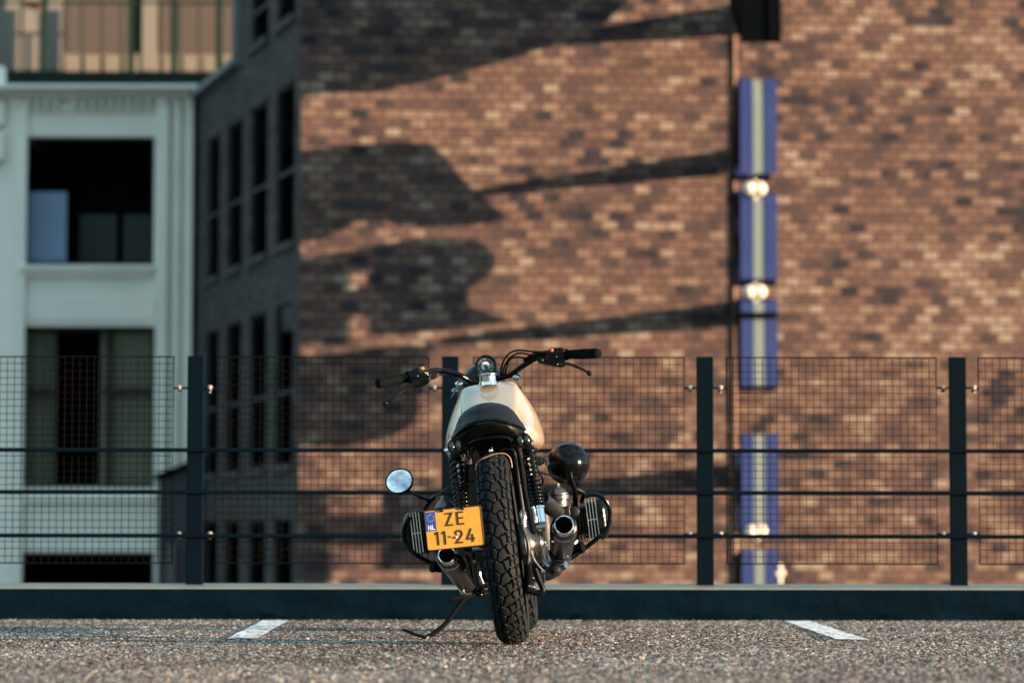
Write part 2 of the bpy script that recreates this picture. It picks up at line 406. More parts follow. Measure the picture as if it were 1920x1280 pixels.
for q, lab in (([(425, 1196), (481, 1196), (541, 1162), (493, 1162)], 'short worn white bay line painted left of the motorcycle'),
               ([(1567, 1197), (1630, 1198.5), (1518, 1163), (1470, 1163)], 'short worn white bay line painted right of the motorcycle')):
    ps = [on_ground(*p, .004) for p in q]
    ps = [Vector((p.x, min(p.y, kf - .008), .004)) for p in ps]
    n = 8; b = MB(); vs = []; 
    L0 = [ps[0].lerp(ps[3], i / n) for i in range(n + 1)]; L1 = [ps[1].lerp(ps[2], i / n) for i in range(n + 1)]
    for i in range(n + 1):
        j = .004 * math.sin(i * 2.3); vs += [L0[i] + Vector((j, 0, 0)), L1[i] + Vector((-j * .7, 0, 0))]
    b.add(vs, [(2 * i, 2 * i + 1, 2 * i + 3, 2 * i + 2) for i in range(n)])
    struct(b.build('parking_line', 'line', smooth=0), lab, 'road marking')

# ------------------------------------------------------------------ facades
def facade(b, u0, u1, z0, z1, holes, depth, y=0.0):
    """front skin at local y, openings (ua,ub,za,zb) with reveals going to +y"""
    us = sorted({u0, u1, *[h[0] for h in holes], *[h[1] for h in holes]}); zs = sorted({z0, z1, *[h[2] for h in holes], *[h[3] for h in holes]})
    us = [u for u in us if u0 <= u <= u1]; zs = [z for z in zs if z0 <= z <= z1]
    for i in range(len(us) - 1):
        for j in range(len(zs) - 1):
            uc = (us[i] + us[i + 1]) / 2; zc = (zs[j] + zs[j + 1]) / 2
            if any(h[0] < uc < h[1] and h[2] < zc < h[3] for h in holes): continue
            b.quad((us[i], y, zs[j]), (us[i + 1], y, zs[j]), (us[i + 1], y, zs[j + 1]), (us[i], y, zs[j + 1]))
    for (a, c, d, e) in holes:
        for p, q in (((a, d), (c, d)), ((c, d), (c, e)), ((c, e), (a, e)), ((a, e), (a, d))):
            b.quad((p[0], y, p[1]), (q[0], y, q[1]), (q[0], y + depth, q[1]), (p[0], y + depth, p[1]))

ROT_W = R(4.0)
C0 = Vector(((560 - 960) / F * 38.0, 38.0, 0))
MW = Matrix.Translation(C0) @ Matrix.Rotation(ROT_W, 4, 'Z')           # front wall: local x right, -y towards camera
wn = (MW.to_3x3() @ Vector((0, -1, 0)))
def wall_pt(px, py):
    return MW.inverted() @ on_plane(px, py, C0, wn)
SDV = Vector((-2.03, 7.0, 0)).normalized()
ang = math.atan2(-SDV.y, -SDV.x)
MS = Matrix.Translation(C0) @ Matrix.Rotation(ang, 4, 'Z')
sn = MS.to_3x3() @ Vector((0, -1, 0))
def side_pt(px, py):
    return MS.inverted() @ on_plane(px, py, C0, sn)

ZB, ZT = -9.0, 8.32
brick = empty('brick_building', mtx=Matrix.Translation(C0 + Vector((0, 0, ZB))))
tag(brick, 'brown brick building with blank sunlit wall and shaded windowed side', 'building')
Binv = brick.matrix_world.inverted()
wall = MB(); wall.quad((0, 0, ZB), (26, 0, ZB), (26, 0, ZT), (0, 0, ZT)); wall.quad((0, 0, ZT), (26, 0, ZT), (26, 7, ZT), (0, 7, ZT))
wall.quad((26, 0, ZB), (26, 7, ZB), (26, 7, ZT), (26, 0, ZT)); wall.quad((0, 7, ZB), (26, 7, ZB), (26, 7, ZT), (0, 7, ZT))
wall.build('front_wall', 'brick', brick, 0, mtx=Binv @ MW)
# conduit on the wall
c0 = wall_pt(1377, 40); c1 = wall_pt(1374, 660)
b = MB(); b.tube([(c0.x, -.021, c0.z), (c1.x, -.021, -3)], .02, 10); b.build('conduit', 'conduit', brick, mtx=Binv @ MW)
# side facade
u_far = side_pt(370, 600).x; u_up = side_pt(450, 50).x
cols = [(388, 411), (425, 453), (469, 500), (517, 551)]
ucol = [(side_pt(a, 500).x, side_pt(c, 500).x) for a, c in cols]
zr = lambda y: side_pt(551, y).z
rowz = [(zr(870), zr(562)), (zr(450), zr(150)), (zr(1280), zr(970))]
holes = [(a, c, z0, z1) for (a, c) in ucol for (z0, z1) in rowz]
copz = side_pt(370, 186).z
top = [(ucol[2][0], ucol[2][1], zr(28), ZT - .12), (ucol[3][0], ucol[3][1], zr(28), ZT - .12)]
sw = MB(); facade(sw, u_far, 0, ZB, copz, [h for h in holes], .04); facade(sw, u_up, 0, copz, ZT, top, .04)
sw.quad((u_far, 0, ZB), (u_far, 6, ZB), (u_far, 6, copz), (u_far, 0, copz)); sw.quad((u_up, 0, copz), (u_up, 6, copz), (u_up, 6, ZT), (u_up, 0, ZT))
sw.quad((u_far, 0, copz), (u_up, 0, copz), (u_up, 6, copz), (u_far, 6, copz))
sw.build('side_wall', 'brick2', brick, 0, mtx=Binv @ MS)
b = MB(); b.box(u_far - .12, u_up + .05, -.13, .2, copz, copz + .09); b.build('coping', 'cap', brick, 0, mtx=Binv @ MS)
b = MB(); b.box(u_far - .16, u_far + .0, -.06, .10, ZB, copz - .02); b.build('downpipe', 'post', brick, 0, mtx=Binv @ MS)
b = MB(); b.box(u_up - .10, u_up, -.10, .06, copz + .09, ZT); b.build('corner_post', 'cap', brick, 0, mtx=Binv @ MS)
for (a, c, z0, z1) in holes + top:
    f = MB(); t = .035
    f.box(a, c, .035, .10, z0, z0 + t); f.box(a, c, .035, .10, z1 - t, z1); f.box(a, a + t, .035, .10, z0 + t, z1 - t); f.box(c - t, c, .035, .10, z0 + t, z1 - t)
    zm = z0 + (z1 - z0) * .44
    wo = f.build('window', 'frame', brick, 0, mtx=Binv @ MS)
    g = MB(); g.quad((a + t, .05, z0 + t), (c - t, .05, z0 + t), (c - t, .05, z1 - t), (a + t, .05, z1 - t)); g.build('pane', 'glass', wo, 0)
    g = MB(); g.box(a + .01, c - .01, .022, .034, zm, zm + .045); g.build('transom', 'roof', wo, 0)
    g = MB(); g.quad((a - .02, .9, z0), (c + .02, .9, z0), (c + .02, .9, z1), (a - .02, .9, z1)); g.quad((a, .11, z0 - .01), (a, .9, z0 - .01), (a, .9, z1), (a, .11, z1)); g.quad((c, .11, z0 - .01), (c, .9, z0 - .01), (c, .9, z1), (c, .11, z1)); g.quad((a, .11, z0 - .01), (c, .11, z0 - .01), (c, .9, z0 - .01), (a, .9, z0 - .01)); g.quad((a, .11, z1 + .01), (c, .11, z1 + .01), (c, .9, z1 + .01), (a, .9, z1 + .01)); g.build('interior', 'room', wo, 0)
    g = MB(); g.box(a - .04, c + .04, -.06, -.003, z0 - .09, z0 - .003); g.build('sill', 'roof', wo, 0)

# ------------------------------------------------------------------ white building
WY = 45.4
wo0 = Vector((0, WY, 0)); wyn = Vector((0, -1, 0))
def wp(px, py): return on_plane(px, py, wo0, wyn)
xr = wp(371, 600).x
white = empty('white_building', loc=(-6.5, WY, ZB)); tag(white, 'white stucco building with ornamented cornice and large dark windows', 'building')
WM = Matrix.Translation((6.5, -WY, -ZB))
WT = wp(200, 166).z
hs = []
for (x0, x1, y0, y1) in ((43, 288, 256, 497), (39, 288, 611, 914), (36, 286, 1034, 1300)):
    p = wp(x0, y0); q = wp(x1, y1); hs.append((p.x, q.x, q.z, p.z))
MWH = Matrix.Translation((0, WY, 0))
b = MB(); facade(b, -14, xr, ZB, WT, hs, .3); b.quad((-14, 0, WT), (xr, 0, WT), (xr, 4.6, WT), (-14, 4.6, WT)); b.quad((xr, 0, ZB), (xr, 0, WT), (xr, 4.6, WT), (xr, 4.6, ZB))
b.build('wall', 'stucco', white, 0, mtx=WM @ MWH)
def wbox(b, x0, x1, y0, y1, d0, d1):
    p = wp(x0, y0); q = wp(x1, y1); b.box(p.x, q.x, -d1, -d0, q.z, p.z)
b = MB(); wbox(b, -400, 376, 165, 174, .002, .42); wbox(b, -400, 374, 174, 179, .002, .34); wbox(b, -400, 372, 177, 187, .002, .2)
b.build('cornice', 'stucco', white, 0, bevel=.02, mtx=WM @ MWH)
b = MB()
for i in range(14):
    if i == 4: continue
    x = 50 + i * 17.2; wbox(b, x, x + 9, 188, 200, .004, .14); wbox(b, x + 2, x + 7, 200, 208, .004, .10)
wbox(b, 46, 290, 209, 213, .003, .05)
b.build('frieze_ornament', 'stucco', white, 0, bevel=.012, mtx=WM @ MWH)
for (x0, x1, y0, d) in ((24, 40, 189, .10), (297, 313, 189, .16), (327, 335, 189, .12), (349, 365, 189, .14), (5, 11, 189, .05)):
    b = MB(); wbox(b, x0, x1, y0, 900 if x0 > 290 else 1300, .003, d); wbox(b, x0 - 2, x1 + 2, y0, y0 + 12, .002, d + .04); b.build('pilaster', 'stucco', white, 0, bevel=.015, mtx=WM @ MWH)
b = MB(); wbox(b, 38, 292, 499, 508, .003, .16); wbox(b, 42, 288, 508, 520, .003, .08); b.build('sill', 'stucco', white, 0, bevel=.01, mtx=WM @ MWH)
b = MB(); wbox(b, 42, 288, 560, 600, .003, .03); b.build('spandrel_panel', 'stucco', white, 0, mtx=WM @ MWH)
b = MB(); wbox(b, 36, 290, 930, 940, .003, .08); b.build('string_course', 'stucco', white, 0, mtx=WM @ MWH)
# rusticated blocks at the far left
for i, (y0, y1) in enumerate(((128, 184), (194, 240), (250, 305))):
    b = MB(); wbox(b, -60, 11, y0, y1, .003, .22); b.build('quoin', 'stucco', white, 0, bevel=.03, mtx=WM @ MWH)
def big_window(h, muls, trans, extra):
    a, c, z0, z1 = h; t = .06
    f = MB(); f.box(a, c, .16, .24, z0, z0 + t); f.box(a, c, .16, .24, z1 - t, z1); f.box(a, a + t, .16, .24, z0 + t, z1 - t); f.box(c - t, c, .16, .24, z0 + t, z1 - t)
    for mx_ in muls: x = wp(mx_, 500).x; f.box(x - .035, x + .035, .165, .235, z0 + t, z1 - t)
    for (ty, ta, tb) in trans: z = wp(100, ty).z; f.box(wp(ta, ty).x, wp(tb, ty).x, .17, .23, z - .05, z + .05)
    o = f.build('window', 'frame', white, 0, mtx=WM @ MWH)
    g = MB(); g.quad((a, .20, z0), (c, .20, z0), (c, .20, z1), (a, .20, z1)); g.build('pane', 'glass', o, 0)
    g = MB(); g.box(a - .01, c + .01, 1.6, 1.65, z0, z1); g.box(a - .05, a - .01, .301, 1.65, z0, z1); g.box(c + .01, c + .05, .301, 1.65, z0, z1); g.box(a, c, .301, 1.65, z1 + .01, z1 + .05); g.box(a, c, .301, 1.65, z0 - .05, z0 - .01)
    g.build('interior', 'room', o, 0)
    for (nm, m_, x0, x1, y0, y1, d) in extra:
        p = wp(x0, y0); q = wp(x1, y1); g = MB()
        if nm == 'curtain':
            n = 60; vs = []
            for i in range(n + 1):
                x = p.x + (q.x - p.x) * i / n; yy = d + .03 * math.sin(i * .9) + .012 * math.sin(i * 2.3)
                vs += [(x, yy, q.z), (x, yy, p.z)]
            g.add(vs, [(2 * i, 2 * i + 2, 2 * i + 3, 2 * i + 1) for i in range(n)])
            g.build(nm, m_, o, 60)
        else:
            g.box(p.x, q.x, d, d + .02, q.z, p.z); g.build(nm, m_, o, 0)
big_window(hs[0], [], [], [('blind', 'blind', 49, 119, 356, 489, .26), ('desk', 'curtain', 128, 198, 385, 492, 1.2), ('cabinet', 'curtain', 212, 284, 385, 492, 1.25)])
bpy.data.objects['desk'].data.materials[0] = M['sill']; bpy.data.objects['cabinet'].data.materials[0] = M['sill']
big_window(hs[1], [204], [(732, 42, 96), (732, 190, 286)], [('curtain', 'curtain', 42, 97, 614, 912, .34), ('curtain', 'curtain', 183, 286, 614, 912, .34)])
big_window(hs[2], [], [], [])
# dark annex roof in front of the white wall, right side
annex = empty('annex_building', loc=(xr, WY - .4, ZB)); tag(annex, 'low dark clad annex with sloping roof in front of the white wall', 'building')
p0 = on_plane(296, 893, Vector((0, WY - 1.2, 0)), wyn); p1 = on_plane(350, 866, Vector((0, WY - 1.2, 0)), wyn); p2 = on_plane(380, 858, Vector((0, WY - 1.2, 0)), wyn)
AI = Matrix.Translation(-annex.location)
b = MB(); b.prism([(p0.x, ZB), (p2.x, ZB), (p2.x, p2.z - .05), (p0.x, p0.z - .05)], (0, WY - 1.1, 0), (1, 0, 0), (0, 0, 1), (0, .8, 0)); b.build('wall', 'roof', annex, 0, mtx=AI)
b = MB(); b.prism([(p0.x - .05, p0.z - .045), (p2.x, p2.z - .045), (p2.x, p2.z + .03), (p0.x - .05, p0.z + .03)], (0, WY - 1.2, 0), (1, 0, 0), (0, 0, 1), (0, 1.0, 0)); b.build('roof', 'slab', annex, 0, mtx=AI)
b = MB(); q0 = on_plane(313, 1020, Vector((0, WY - 1.2, 0)), wyn); q1 = on_plane(328, 1020, Vector((0, WY - 1.2, 0)), wyn)
b.box(q0.x, q1.x, WY - 1.16, WY - 1.103, ZB, q0.z); b.build('post', 'sill', annex, 0, mtx=AI)

# ------------------------------------------------------------------ balcony building behind
BY = 50.5
bo = Vector((0, BY, 0))
def bp_(px, py, dy=0.0): return on_plane(px, py, Vector((0, BY - dy, 0)), wyn)
balc = empty('balcony_building', loc=(-6, BY, ZB)); tag(balc, 'warm sunlit tan building with shutters behind a green balcony railing', 'building')
BM = Matrix.Translation((6, -BY, -ZB))
def bbox(b, x0, x1, y0, y1, d0, d1):
    p = bp_(x0, y0, d1); q = bp_(x1, y1, d1); b.box(p.x, q.x, BY - d1, BY - d0, q.z, p.z)
b = MB(); b.box(-15, bp_(470, 50).x, BY, BY + 6, ZB, 12.5); b.build('wall', 'tan', balc, 0, mtx=BM)
for (x0, x1) in ((124, 243), (297, 440)):
    b = MB(); bbox(b, x0, x1, -60, 100, .003, .04); o = b.build('shutter', 'shutter', balc, 0, mtx=BM)
    b = MB()
    for i in range(30): bbox(b, x0 + 3, x1 - 3, -55 + i * 5.1, -52 + i * 5.1, .041, .07)
    b.build('slat', 'shutter', o, 0)
for (x0, x1, m_) in ((45, 78, 'cream'), (86, 115, 'cream'), (268, 292, 'cream'), (12, 36, 'cream')):
    b = MB(); bbox(b, x0, x1, -60, 132, .003, .12); b.build('pilaster', m_, balc, 0, mtx=BM)
b = MB(); bbox(b, 246, 266, -60, 100, .003, .05); b.build('dark_opening', 'slab', balc, 0, mtx=BM)
for i, x in enumerate(range(120, 445, 37)):
    b = MB(); bbox(b, x + 2, x + 34, 102, 134, .003, .10); b.build('parapet_board', 'wood', balc, 0, mtx=BM)
b = MB(); bbox(b, -300, 412, 134, 165, .0, 1.3); b.build('balcony_slab', 'slab', balc, 0, mtx=BM)
b = MB()
for x in (41, 82, 118, 153, 190, 227, 263, 300, 337, 372): bbox(b, x - .8, x + .8, 8, 134, 1.22, 1.25)
bbox(b, -300, 450, 2, 7, 1.2, 1.27)
ro = b.build('railing', 'green', balc, 0, mtx=BM)
for x in (82, 245, 326, 410):
    b = MB(); bbox(b, x - 5, x + 5, -40, 134, 1.18, 1.28); b.build('railing_post', 'green', balc, 0, mtx=BM)
b = MB(); p = bp_(66, 12, 1.1); b.ball(p, .09, 14, (1, 1, .8)); b.ball(p + Vector((-.12, 0, .03)), .07, 12); b.build('balcony_lamp', 'orange', balc, mtx=BM)

# ------------------------------------------------------------------ projecting letter sign
TL, TD = 2.7, 0.335
XS = 2.97                                              # sign plane
sign = empty('projecting_sign', loc=(XS, 38.2, wall_pt(1400, 600).z)); tag(sign, 'tall vertical sign of blue and white letters projecting from the brick wall', 'sign')
SI = Matrix.Translation(-sign.location)
def unshadow(px, py):
    P = on_plane(px, py, C0, wn)
    t = (XS - P.x) / SUN_DIR.x
    q = P + SUN_DIR * t
    return q.y, q.z
def letter(poly, hole=None, mats=('signblue', 'signwhite', 'signblue'), ymin=None):
    pts = [unshadow(*p) for p in poly]
    if hole:                                            # bridge the hole into the outline
        hp = [unshadow(*p) for p in hole]
        bi, bj = min(((i, j) for i in range(len(pts)) for j in range(len(hp))), key=lambda ij: (Vector(pts[ij[0]]) - Vector(hp[ij[1]])).length)
        hp = hp[::-1]; bj = len(hp) - 1 - bj
        pts = pts[:bi + 1] + hp[bj:] + hp[:bj + 1] + pts[bi:]
    root = None
    for k, (xa, xb, m_) in enumerate(((-.22, -.07, mats[0]), (-.065, .065, mats[1]), (.07, .22, mats[2]), (-.232, -.2205, 'signdark'))):  # last slab is a dark sheet painting the letter's shaded left side
        q = pts
        if k == 1:
            cy = sum(p[0] for p in pts) / len(pts); cz = sum(p[1] for p in pts) / len(pts)
            q = [(cy + (y - cy) * .985, cz + (z - cz) * .985) for y, z in pts]
        b = MB(); n = len(q)
        a = [(XS + xa, y, z) for y, z in q]; c = [(XS + xb, y, z) for y, z in q]
        import mathutils
        tris = mathutils.geometry.tessellate_polygon([[Vector((0, y, z)) for y, z in q]]) if not hole else None
        if hole:
            tris = mathutils.geometry.tessellate_polygon([[Vector((0, *unshadow(*p))) for p in poly], [Vector((0, *unshadow(*p))) for p in hole]])
            P0 = [unshadow(*p) for p in poly] + [unshadow(*p) for p in hole]
            if k == 1: P0 = [(cy + (y - cy) * .985, cz + (z - cz) * .985) for y, z in P0]
            n1 = len(poly); n2 = len(hole)
            a = [(XS + xa, y, z) for y, z in P0]; c = [(XS + xb, y, z) for y, z in P0]; N = n1 + n2
            fs = [tuple(t) for t in tris] + [tuple(i + N for i in t) for t in tris]
            fs += [(i, (i + 1) % n1, (i + 1) % n1 + N, i + N) for i in range(n1)]
            fs += [(n1 + i, n1 + (i + 1) % n2, n1 + (i + 1) % n2 + N, n1 + i + N) for i in range(n2)]
            b.add(a + c, fs)
        else:
            fs = [tuple(t) for t in tris] + [tuple(i + n for i in t) for t in tris] + [(i, (i + 1) % n, (i + 1) % n + n, i + n) for i in range(n)]
            b.add(a + c, fs)
        if k == 0: root = b.build('sign_letter', m_, sign, 0, mtx=SI)
        else:
            b.build(('', 'letter_core', 'letter_face', 'shaded_side')[k], m_, root, 0)
    return root
LA = [(515, 335), (540, 292), (570, 285), (650, 275), (780, 268), (805, 292), (850, 345), (885, 372), (925, 408), (850, 424), (770, 425), (742, 408), (640, 415), (600, 440), (515, 462)]
LB = [(515, 514), (560, 492), (700, 467), (800, 448), (870, 448), (895, 470), (905, 490), (885, 520), (855, 540), (845, 560), (865, 578), (940, 602), (850, 613), (722, 628), (722, 600), (683, 582), (630, 592), (628, 645), (515, 648)]
HB = [(630, 510), (722, 503), (718, 533), (695, 543), (630, 550)]
LD = [(515, 690), (560, 678), (640, 664), (790, 646), (770, 690), (755, 790), (700, 822), (610, 836), (515, 838)]
LE = [(515, 922), (592, 918), (592, 968), (742, 962), (744, 922), (850, 916), (850, 1062), (744, 1068), (738, 1018), (592, 1026), (592, 1098), (515, 1106)]
LT = [(300, 268), (430, 246), (480, 222), (515, 200), (545, 182), (570, 176), (670, 173), (740, 160), (850, 134), (950, 104), (1040, 74), (1098, 50), (1121, 31), (1150, 0), (1175, -60), (1000, -190), (300, -190)]
LF = [(515, 1126), (760, 1106), (880, 1095), (890, 1200), (515, 1290)]
for poly, hole in ((LA, None), (LB, HB), (LD, None), (LE, None), (LF, None)): letter(poly, hole)
letter(LT, None, ('signdark', 'signdark', 'signdark'))
# tapered arms that hold the letters off the wall
for (py, h, pend, pend_y) in ((300, .17, 890, 362), (588, .17, 830, 640), (892, .17, 840, 935), (36, .22, 990, 82)):
    W0 = on_plane(1385, py, C0, wn)
    y1, z1 = unshadow(pend, pend_y); b = MB(); z0 = W0.z
    b.add([(XS - .07, W0.y + .1, z0 + h), (XS + .07, W0.y + .1, z0 + h), (XS + .07, W0.y + .1, z0 - h), (XS - .07, W0.y + .1, z0 - h),
           (XS - .03, y1, z1 + .05), (XS + .03, y1, z1 + .05), (XS + .03, y1, z1 - .05), (XS - .03, y1, z1 - .05)],
          [(0, 1, 2, 3), (4, 7, 6, 5), (0, 4, 5, 1), (1, 5, 6, 2), (2, 6, 7, 3), (3, 7, 4, 0)])
    b.build('wall_arm', 'signdark', sign, 0, mtx=SI)
yo = unshadow(515, 500)[0]
q0 = on_plane(1382, 585, Vector((0, yo - .05, 0)), wyn); q1 = on_plane(1458, 596, Vector((0, yo - .05, 0)), wyn)
b = MB(); b.box(q0.x, q1.x, yo - .05, yo + .5, q1.z, q0.z); b.build('clamp_band', 'signdark', sign, 0, bevel=.01, mtx=SI)
for (px, py) in ((1415, 356), (1415, 549), (1418, 996), (1462, 1075)):  # pale glossy balls added to stand for glints at the letter joints
    P = on_plane(px, py, Vector((0, yo + .1, 0)), wyn)
    k = .45 if px > 1450 else 1
    b = MB(); b.ball(P + Vector((-.08 * k, -.14 * k, 0)), .08 * k, 16); b.ball(P + Vector((.055 * k, -.03, .01)), .09 * k, 16); b.tube([P + Vector((0, 0, -.12)), P + Vector((0, 0, .12))], .03, 8)
    b.build('joint_glint', 'glint_white', sign, mtx=SI)

# ------------------------------------------------------------------ fence
FY = kf + .17
fo = Vector((0, FY, 0))
def fp(px, py, dy=0): return on_plane(px, py, Vector((0, FY + dy, 0)), wyn)
fence = empty('railing_fence', loc=(0, FY, KH)); tag(fence, 'dark blue post and rail fence with square wire mesh panels on the kerb', 'fence', )
FI = Matrix.Translation(-fence.location)
posts = [365.5, 843.5, 1322.5, 1797.5, 2273, -112]
zt = fp(960, 668).z
zfoot = KH + (KH2 - KH) * (.17 / .26)
for x in posts:
    c = fp(x, 900).x; b = MB(); b.box(c - .037, c + .037, FY - .006, FY + .006 + .03, zfoot - .004, zt)
    po = b.build('post', 'post', fence, 30, bevel=.003, mtx=FI)
for y in (844, 923, 1004.5):
    z = fp(960, y, -.03).z; b = MB(); b.tube([(-8, FY - .018, z), (8, FY - .018, z)], .0095, 12)
    b.build('rail', 'post', fence, mtx=FI)
ztp = fp(960, 669, .02).z; zbp = fp(960, 1056, .02).z
pan = [(404, 803), (887.5, 1283.5), (1363, 1758), (1837, 2233), (-72, 323)]
for (a, c) in pan:
    x0 = fp(a, 860, .02).x; x1 = fp(c, 860, .02).x; b = MB(); Y = FY + .045
    b.tube([(x0, Y, zbp), (x1, Y, zbp), (x1, Y, ztp), (x0, Y, ztp)], .0042, 6, closed=True)
    nvw = 29; nhw = 29
    for i in range(1, nvw):
        x = x0 + (x1 - x0) * i / nvw + random.uniform(-.0012, .0012); dx = random.uniform(-.001, .001)
        b.tube([(x, Y - .002, zbp), (x + dx, Y - .002, (zbp + ztp) / 2), (x, Y - .002, ztp)], .0016, 5, cap=False)
    for i in range(1, nhw):
        z = zbp + (ztp - zbp) * i / nhw + random.uniform(-.001, .001)
        b.tube([(x0, Y + .0012, z), ((x0 + x1) / 2, Y + .0012, z + random.uniform(-.002, .002)), (x1, Y + .0012, z)], .0016, 5, cap=False)
    b.build('mesh_panel', 'wire', fence, mtx=FI)
for x in posts:
    for s in (-1, 1):
        for py in (727, 1001):
            pc = fp(x, py, .02); c = fp(x + s * 28.5, py, .02)
            b = MB(); b.tube([(pc.x + s * .03, FY + .03, pc.z), (c.x + s * .028, FY + .046, pc.z)], .0045, 6)
            b.tube([(c.x, FY + .0, pc.z - .012), (c.x, FY + .07, pc.z - .012)], .006, 8)
            k = b.build('clip', 'post', fence, mtx=FI)
            b = MB(); b.ball((c.x, FY + .012, pc.z + .004), .0105, 12, (1.1, 1, .8)); b.tube([(c.x, FY + .012, pc.z), (c.x, FY + .012, pc.z - .022)], [.008, .004], 8); b.build('bolt', 'bolt', k)

# ------------------------------------------------------------------ motorcycle
# local frame: x right, y forward, z up, origin at the rear tyre's contact patch; leans left on its side stand
LEAN, YAW = R(-7.2), R(-1.9)
g0 = on_ground(965, 1207)
MBK = Matrix.Translation(g0) @ Matrix.Rotation(YAW, 4, 'Z') @ Matrix.Rotation(LEAN, 4, 'Y')
BI = MBK.inverted()
bike = empty('motorcycle', mtx=MBK)
tag(bike, 'custom boxer motorcycle with cream tank and yellow licence plate leaning on its side stand', 'motorcycle')
CB = BI @ CP; RB = BI.to_3x3()
def L(px, py, y):
    d = RB @ ray(px, py); t = (y - CB.y) / d.y
    return CB + d * t
def LP(pts): return [L(*p) for p in pts]
def part(b, name, m, parent=None, **k): return b.build(name, m, parent or bike, **k)
PX = 1 / 553.0                                         # metres per photo pixel at the rear wheel

# ---- wheels
def tyre(name, parent, cy, cz, RO, half, rows, nu, nv, rear=True, x0=0.0, steer=0.0):
    b = MB(); vs = []; fs = []
    phis = []
    arc = half * 1.02
    for j in range(nv + 1):
        t = -1 + 2 * j / nv; phis.append(t * 2.05)
    p = 2 * math.pi * RO / rows
    rc = half * .92
    def disp(c, s):
        if abs(s) > .088 * half / .061: return 0.0
        s = s * .061 / half
        if rear:
            q = (c + .36 * p * min(1.25, abs(s) / .026) + .06 * p * math.sin(s * 260)) / p
            row = math.floor(q); f = q - row; sg = 1 if row % 2 else -1
            u = s * sg
            if f < .20: return 1.0
            for (c0, sl, wd) in ((-.048, .0, .006), (-.0275, .0, .0055), (-.007, -.20, .0052), (.0235, .30, .0058), (.052, 0, .006)):
                if abs(u - c0 - sl * (f - .57) * p) < wd * .5: return 1.0
            for c0 in (-.055, -.036, ):
                if abs(u - c0) < .0035 and abs(f - .58) < .045: return .55
            if abs(s) > .072: return .45 if f < .5 else 0
            return 0.0
        q = (c + .9 * abs(s)) / p; row = math.floor(q); f = q - row; sg = 1 if row % 2 else -1
        if f < .2: return 1.0
        for c0 in (-.045, -.015, .022, .05):
            if abs(s * sg - c0) < .0022: return 1.0
        return 0.0
    for i in range(nu):
        a = 2 * math.pi * i / nu; ca, sa = math.cos(a), math.sin(a); c = a * RO
        for ph in phis:
            s = ph * rc
            x = half * math.copysign(abs(math.sin(ph)) ** .92, ph)
            rr = RO - (half * .86) * (1 - math.cos(ph)) * (1 if abs(ph) < 1.57 else .95)
            d = disp(c, s) * .0095
            nxv, nrv = math.sin(ph), math.cos(ph)
            x -= nxv * d; rr -= nrv * d
            vs.append((x0 + x, cy + ca * rr, cz + sa * rr))
    m = nv + 1
    for i in range(nu):
        k = (i + 1) % nu
        for j in range(nv): fs.append((i * m + j, i * m + j + 1, k * m + j + 1, k * m + j))
    b.add(vs, fs)
    return part(b, name, 'rubber', parent, smooth=28)

def wheel(name, cy, cz, RO, half, rows, rim, rear, x0=0.0):
    rim_o = MB(); h = half * .62
    rim_o.lathe([(-h - .004, rim + .012), (-h, rim + .014), (-h + .004, rim - .004), (-h * .5, rim - .016), (h * .5, rim - .016), (h - .004, rim - .004), (h, rim + .014), (h + .004, rim + .012), (h, rim - .012), (0, rim - .030), (-h, rim - .012), (-h - .004, rim + .012)], (x0, cy, cz), (1, 0, 0), 64, caps=False)
    w_ = part(rim_o, name, 'black_satin')
    hub = MB(); hub.lathe([(-.055, .02), (-.055, .055), (-.03, .06), (.03, .06), (.05, .055), (.05, .02)], (x0, cy, cz), (1, 0, 0), 32); part(hub, 'hub', 'darkalloy', w_)
    sp = MB()
    for k in range(36):
        a = 2 * math.pi * k / 36; a2 = a + (.35 if k % 2 else -.35); sx = -.045 if k % 4 < 2 else .045
        sp.tube([(x0 + sx, cy + math.cos(a2) * .055, cz + math.sin(a2) * .055), (x0, cy + math.cos(a) * (rim - .01), cz + math.sin(a) * (rim - .01))], .002, 5)
    part(sp, 'spokes', 'steel', w_)
    return w_
RO = .323
rw = wheel('rear_wheel', 0, RO - .002, RO, .056, 50, .238, True)
tyre('tyre', rw, 0, RO - .002, RO, .0560, 50, 1300, 84, True)
# front wheel, seen past the right edge of the rear tyre
fx = L(980, 1150, 1.46).x
fw_ = wheel('front_wheel', 1.46, .318, .318, .055, 54, .242, False, fx)
tyre('tyre', fw_, 1.46, .318, .318, .055, 54, 700, 40, False, fx)

# ---- rear fender; a thin tan line paints the light on its rim edge
b = MB(); fc = (0, .02, RO)
b.lathe([(-.074, .352), (-.070, .366), (-.05, .374), (0, .377), (.05, .374), (.070, .366), (.074, .352), (.068, .350), (.048, .368), (0, .371), (-.048, .368), (-.068, .350), (-.074, .352)], fc, (1, 0, 0), 40, a0=R(-75), a1=R(14), ref=(0, 0, 1), caps=False)
fen = part(b, 'rear_fender', 'black_satin')
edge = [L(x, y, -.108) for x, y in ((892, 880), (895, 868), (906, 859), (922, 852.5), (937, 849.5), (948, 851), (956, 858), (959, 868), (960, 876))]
b = MB(); b.tube(edge, .0022, 8, smooth=5); part(b, 'lit_edge_line', 'lit_edge', fen)
b = MB(); b.tube([L(920, 846, 0.0), L(920, 838, 0.0)], [.008, .006], 8); b.lathe([(0, .010), (.006, .010)], L(920, 846, 0), (0, 0, 1), 6); part(b, 'bolt', 'chrome', fen)

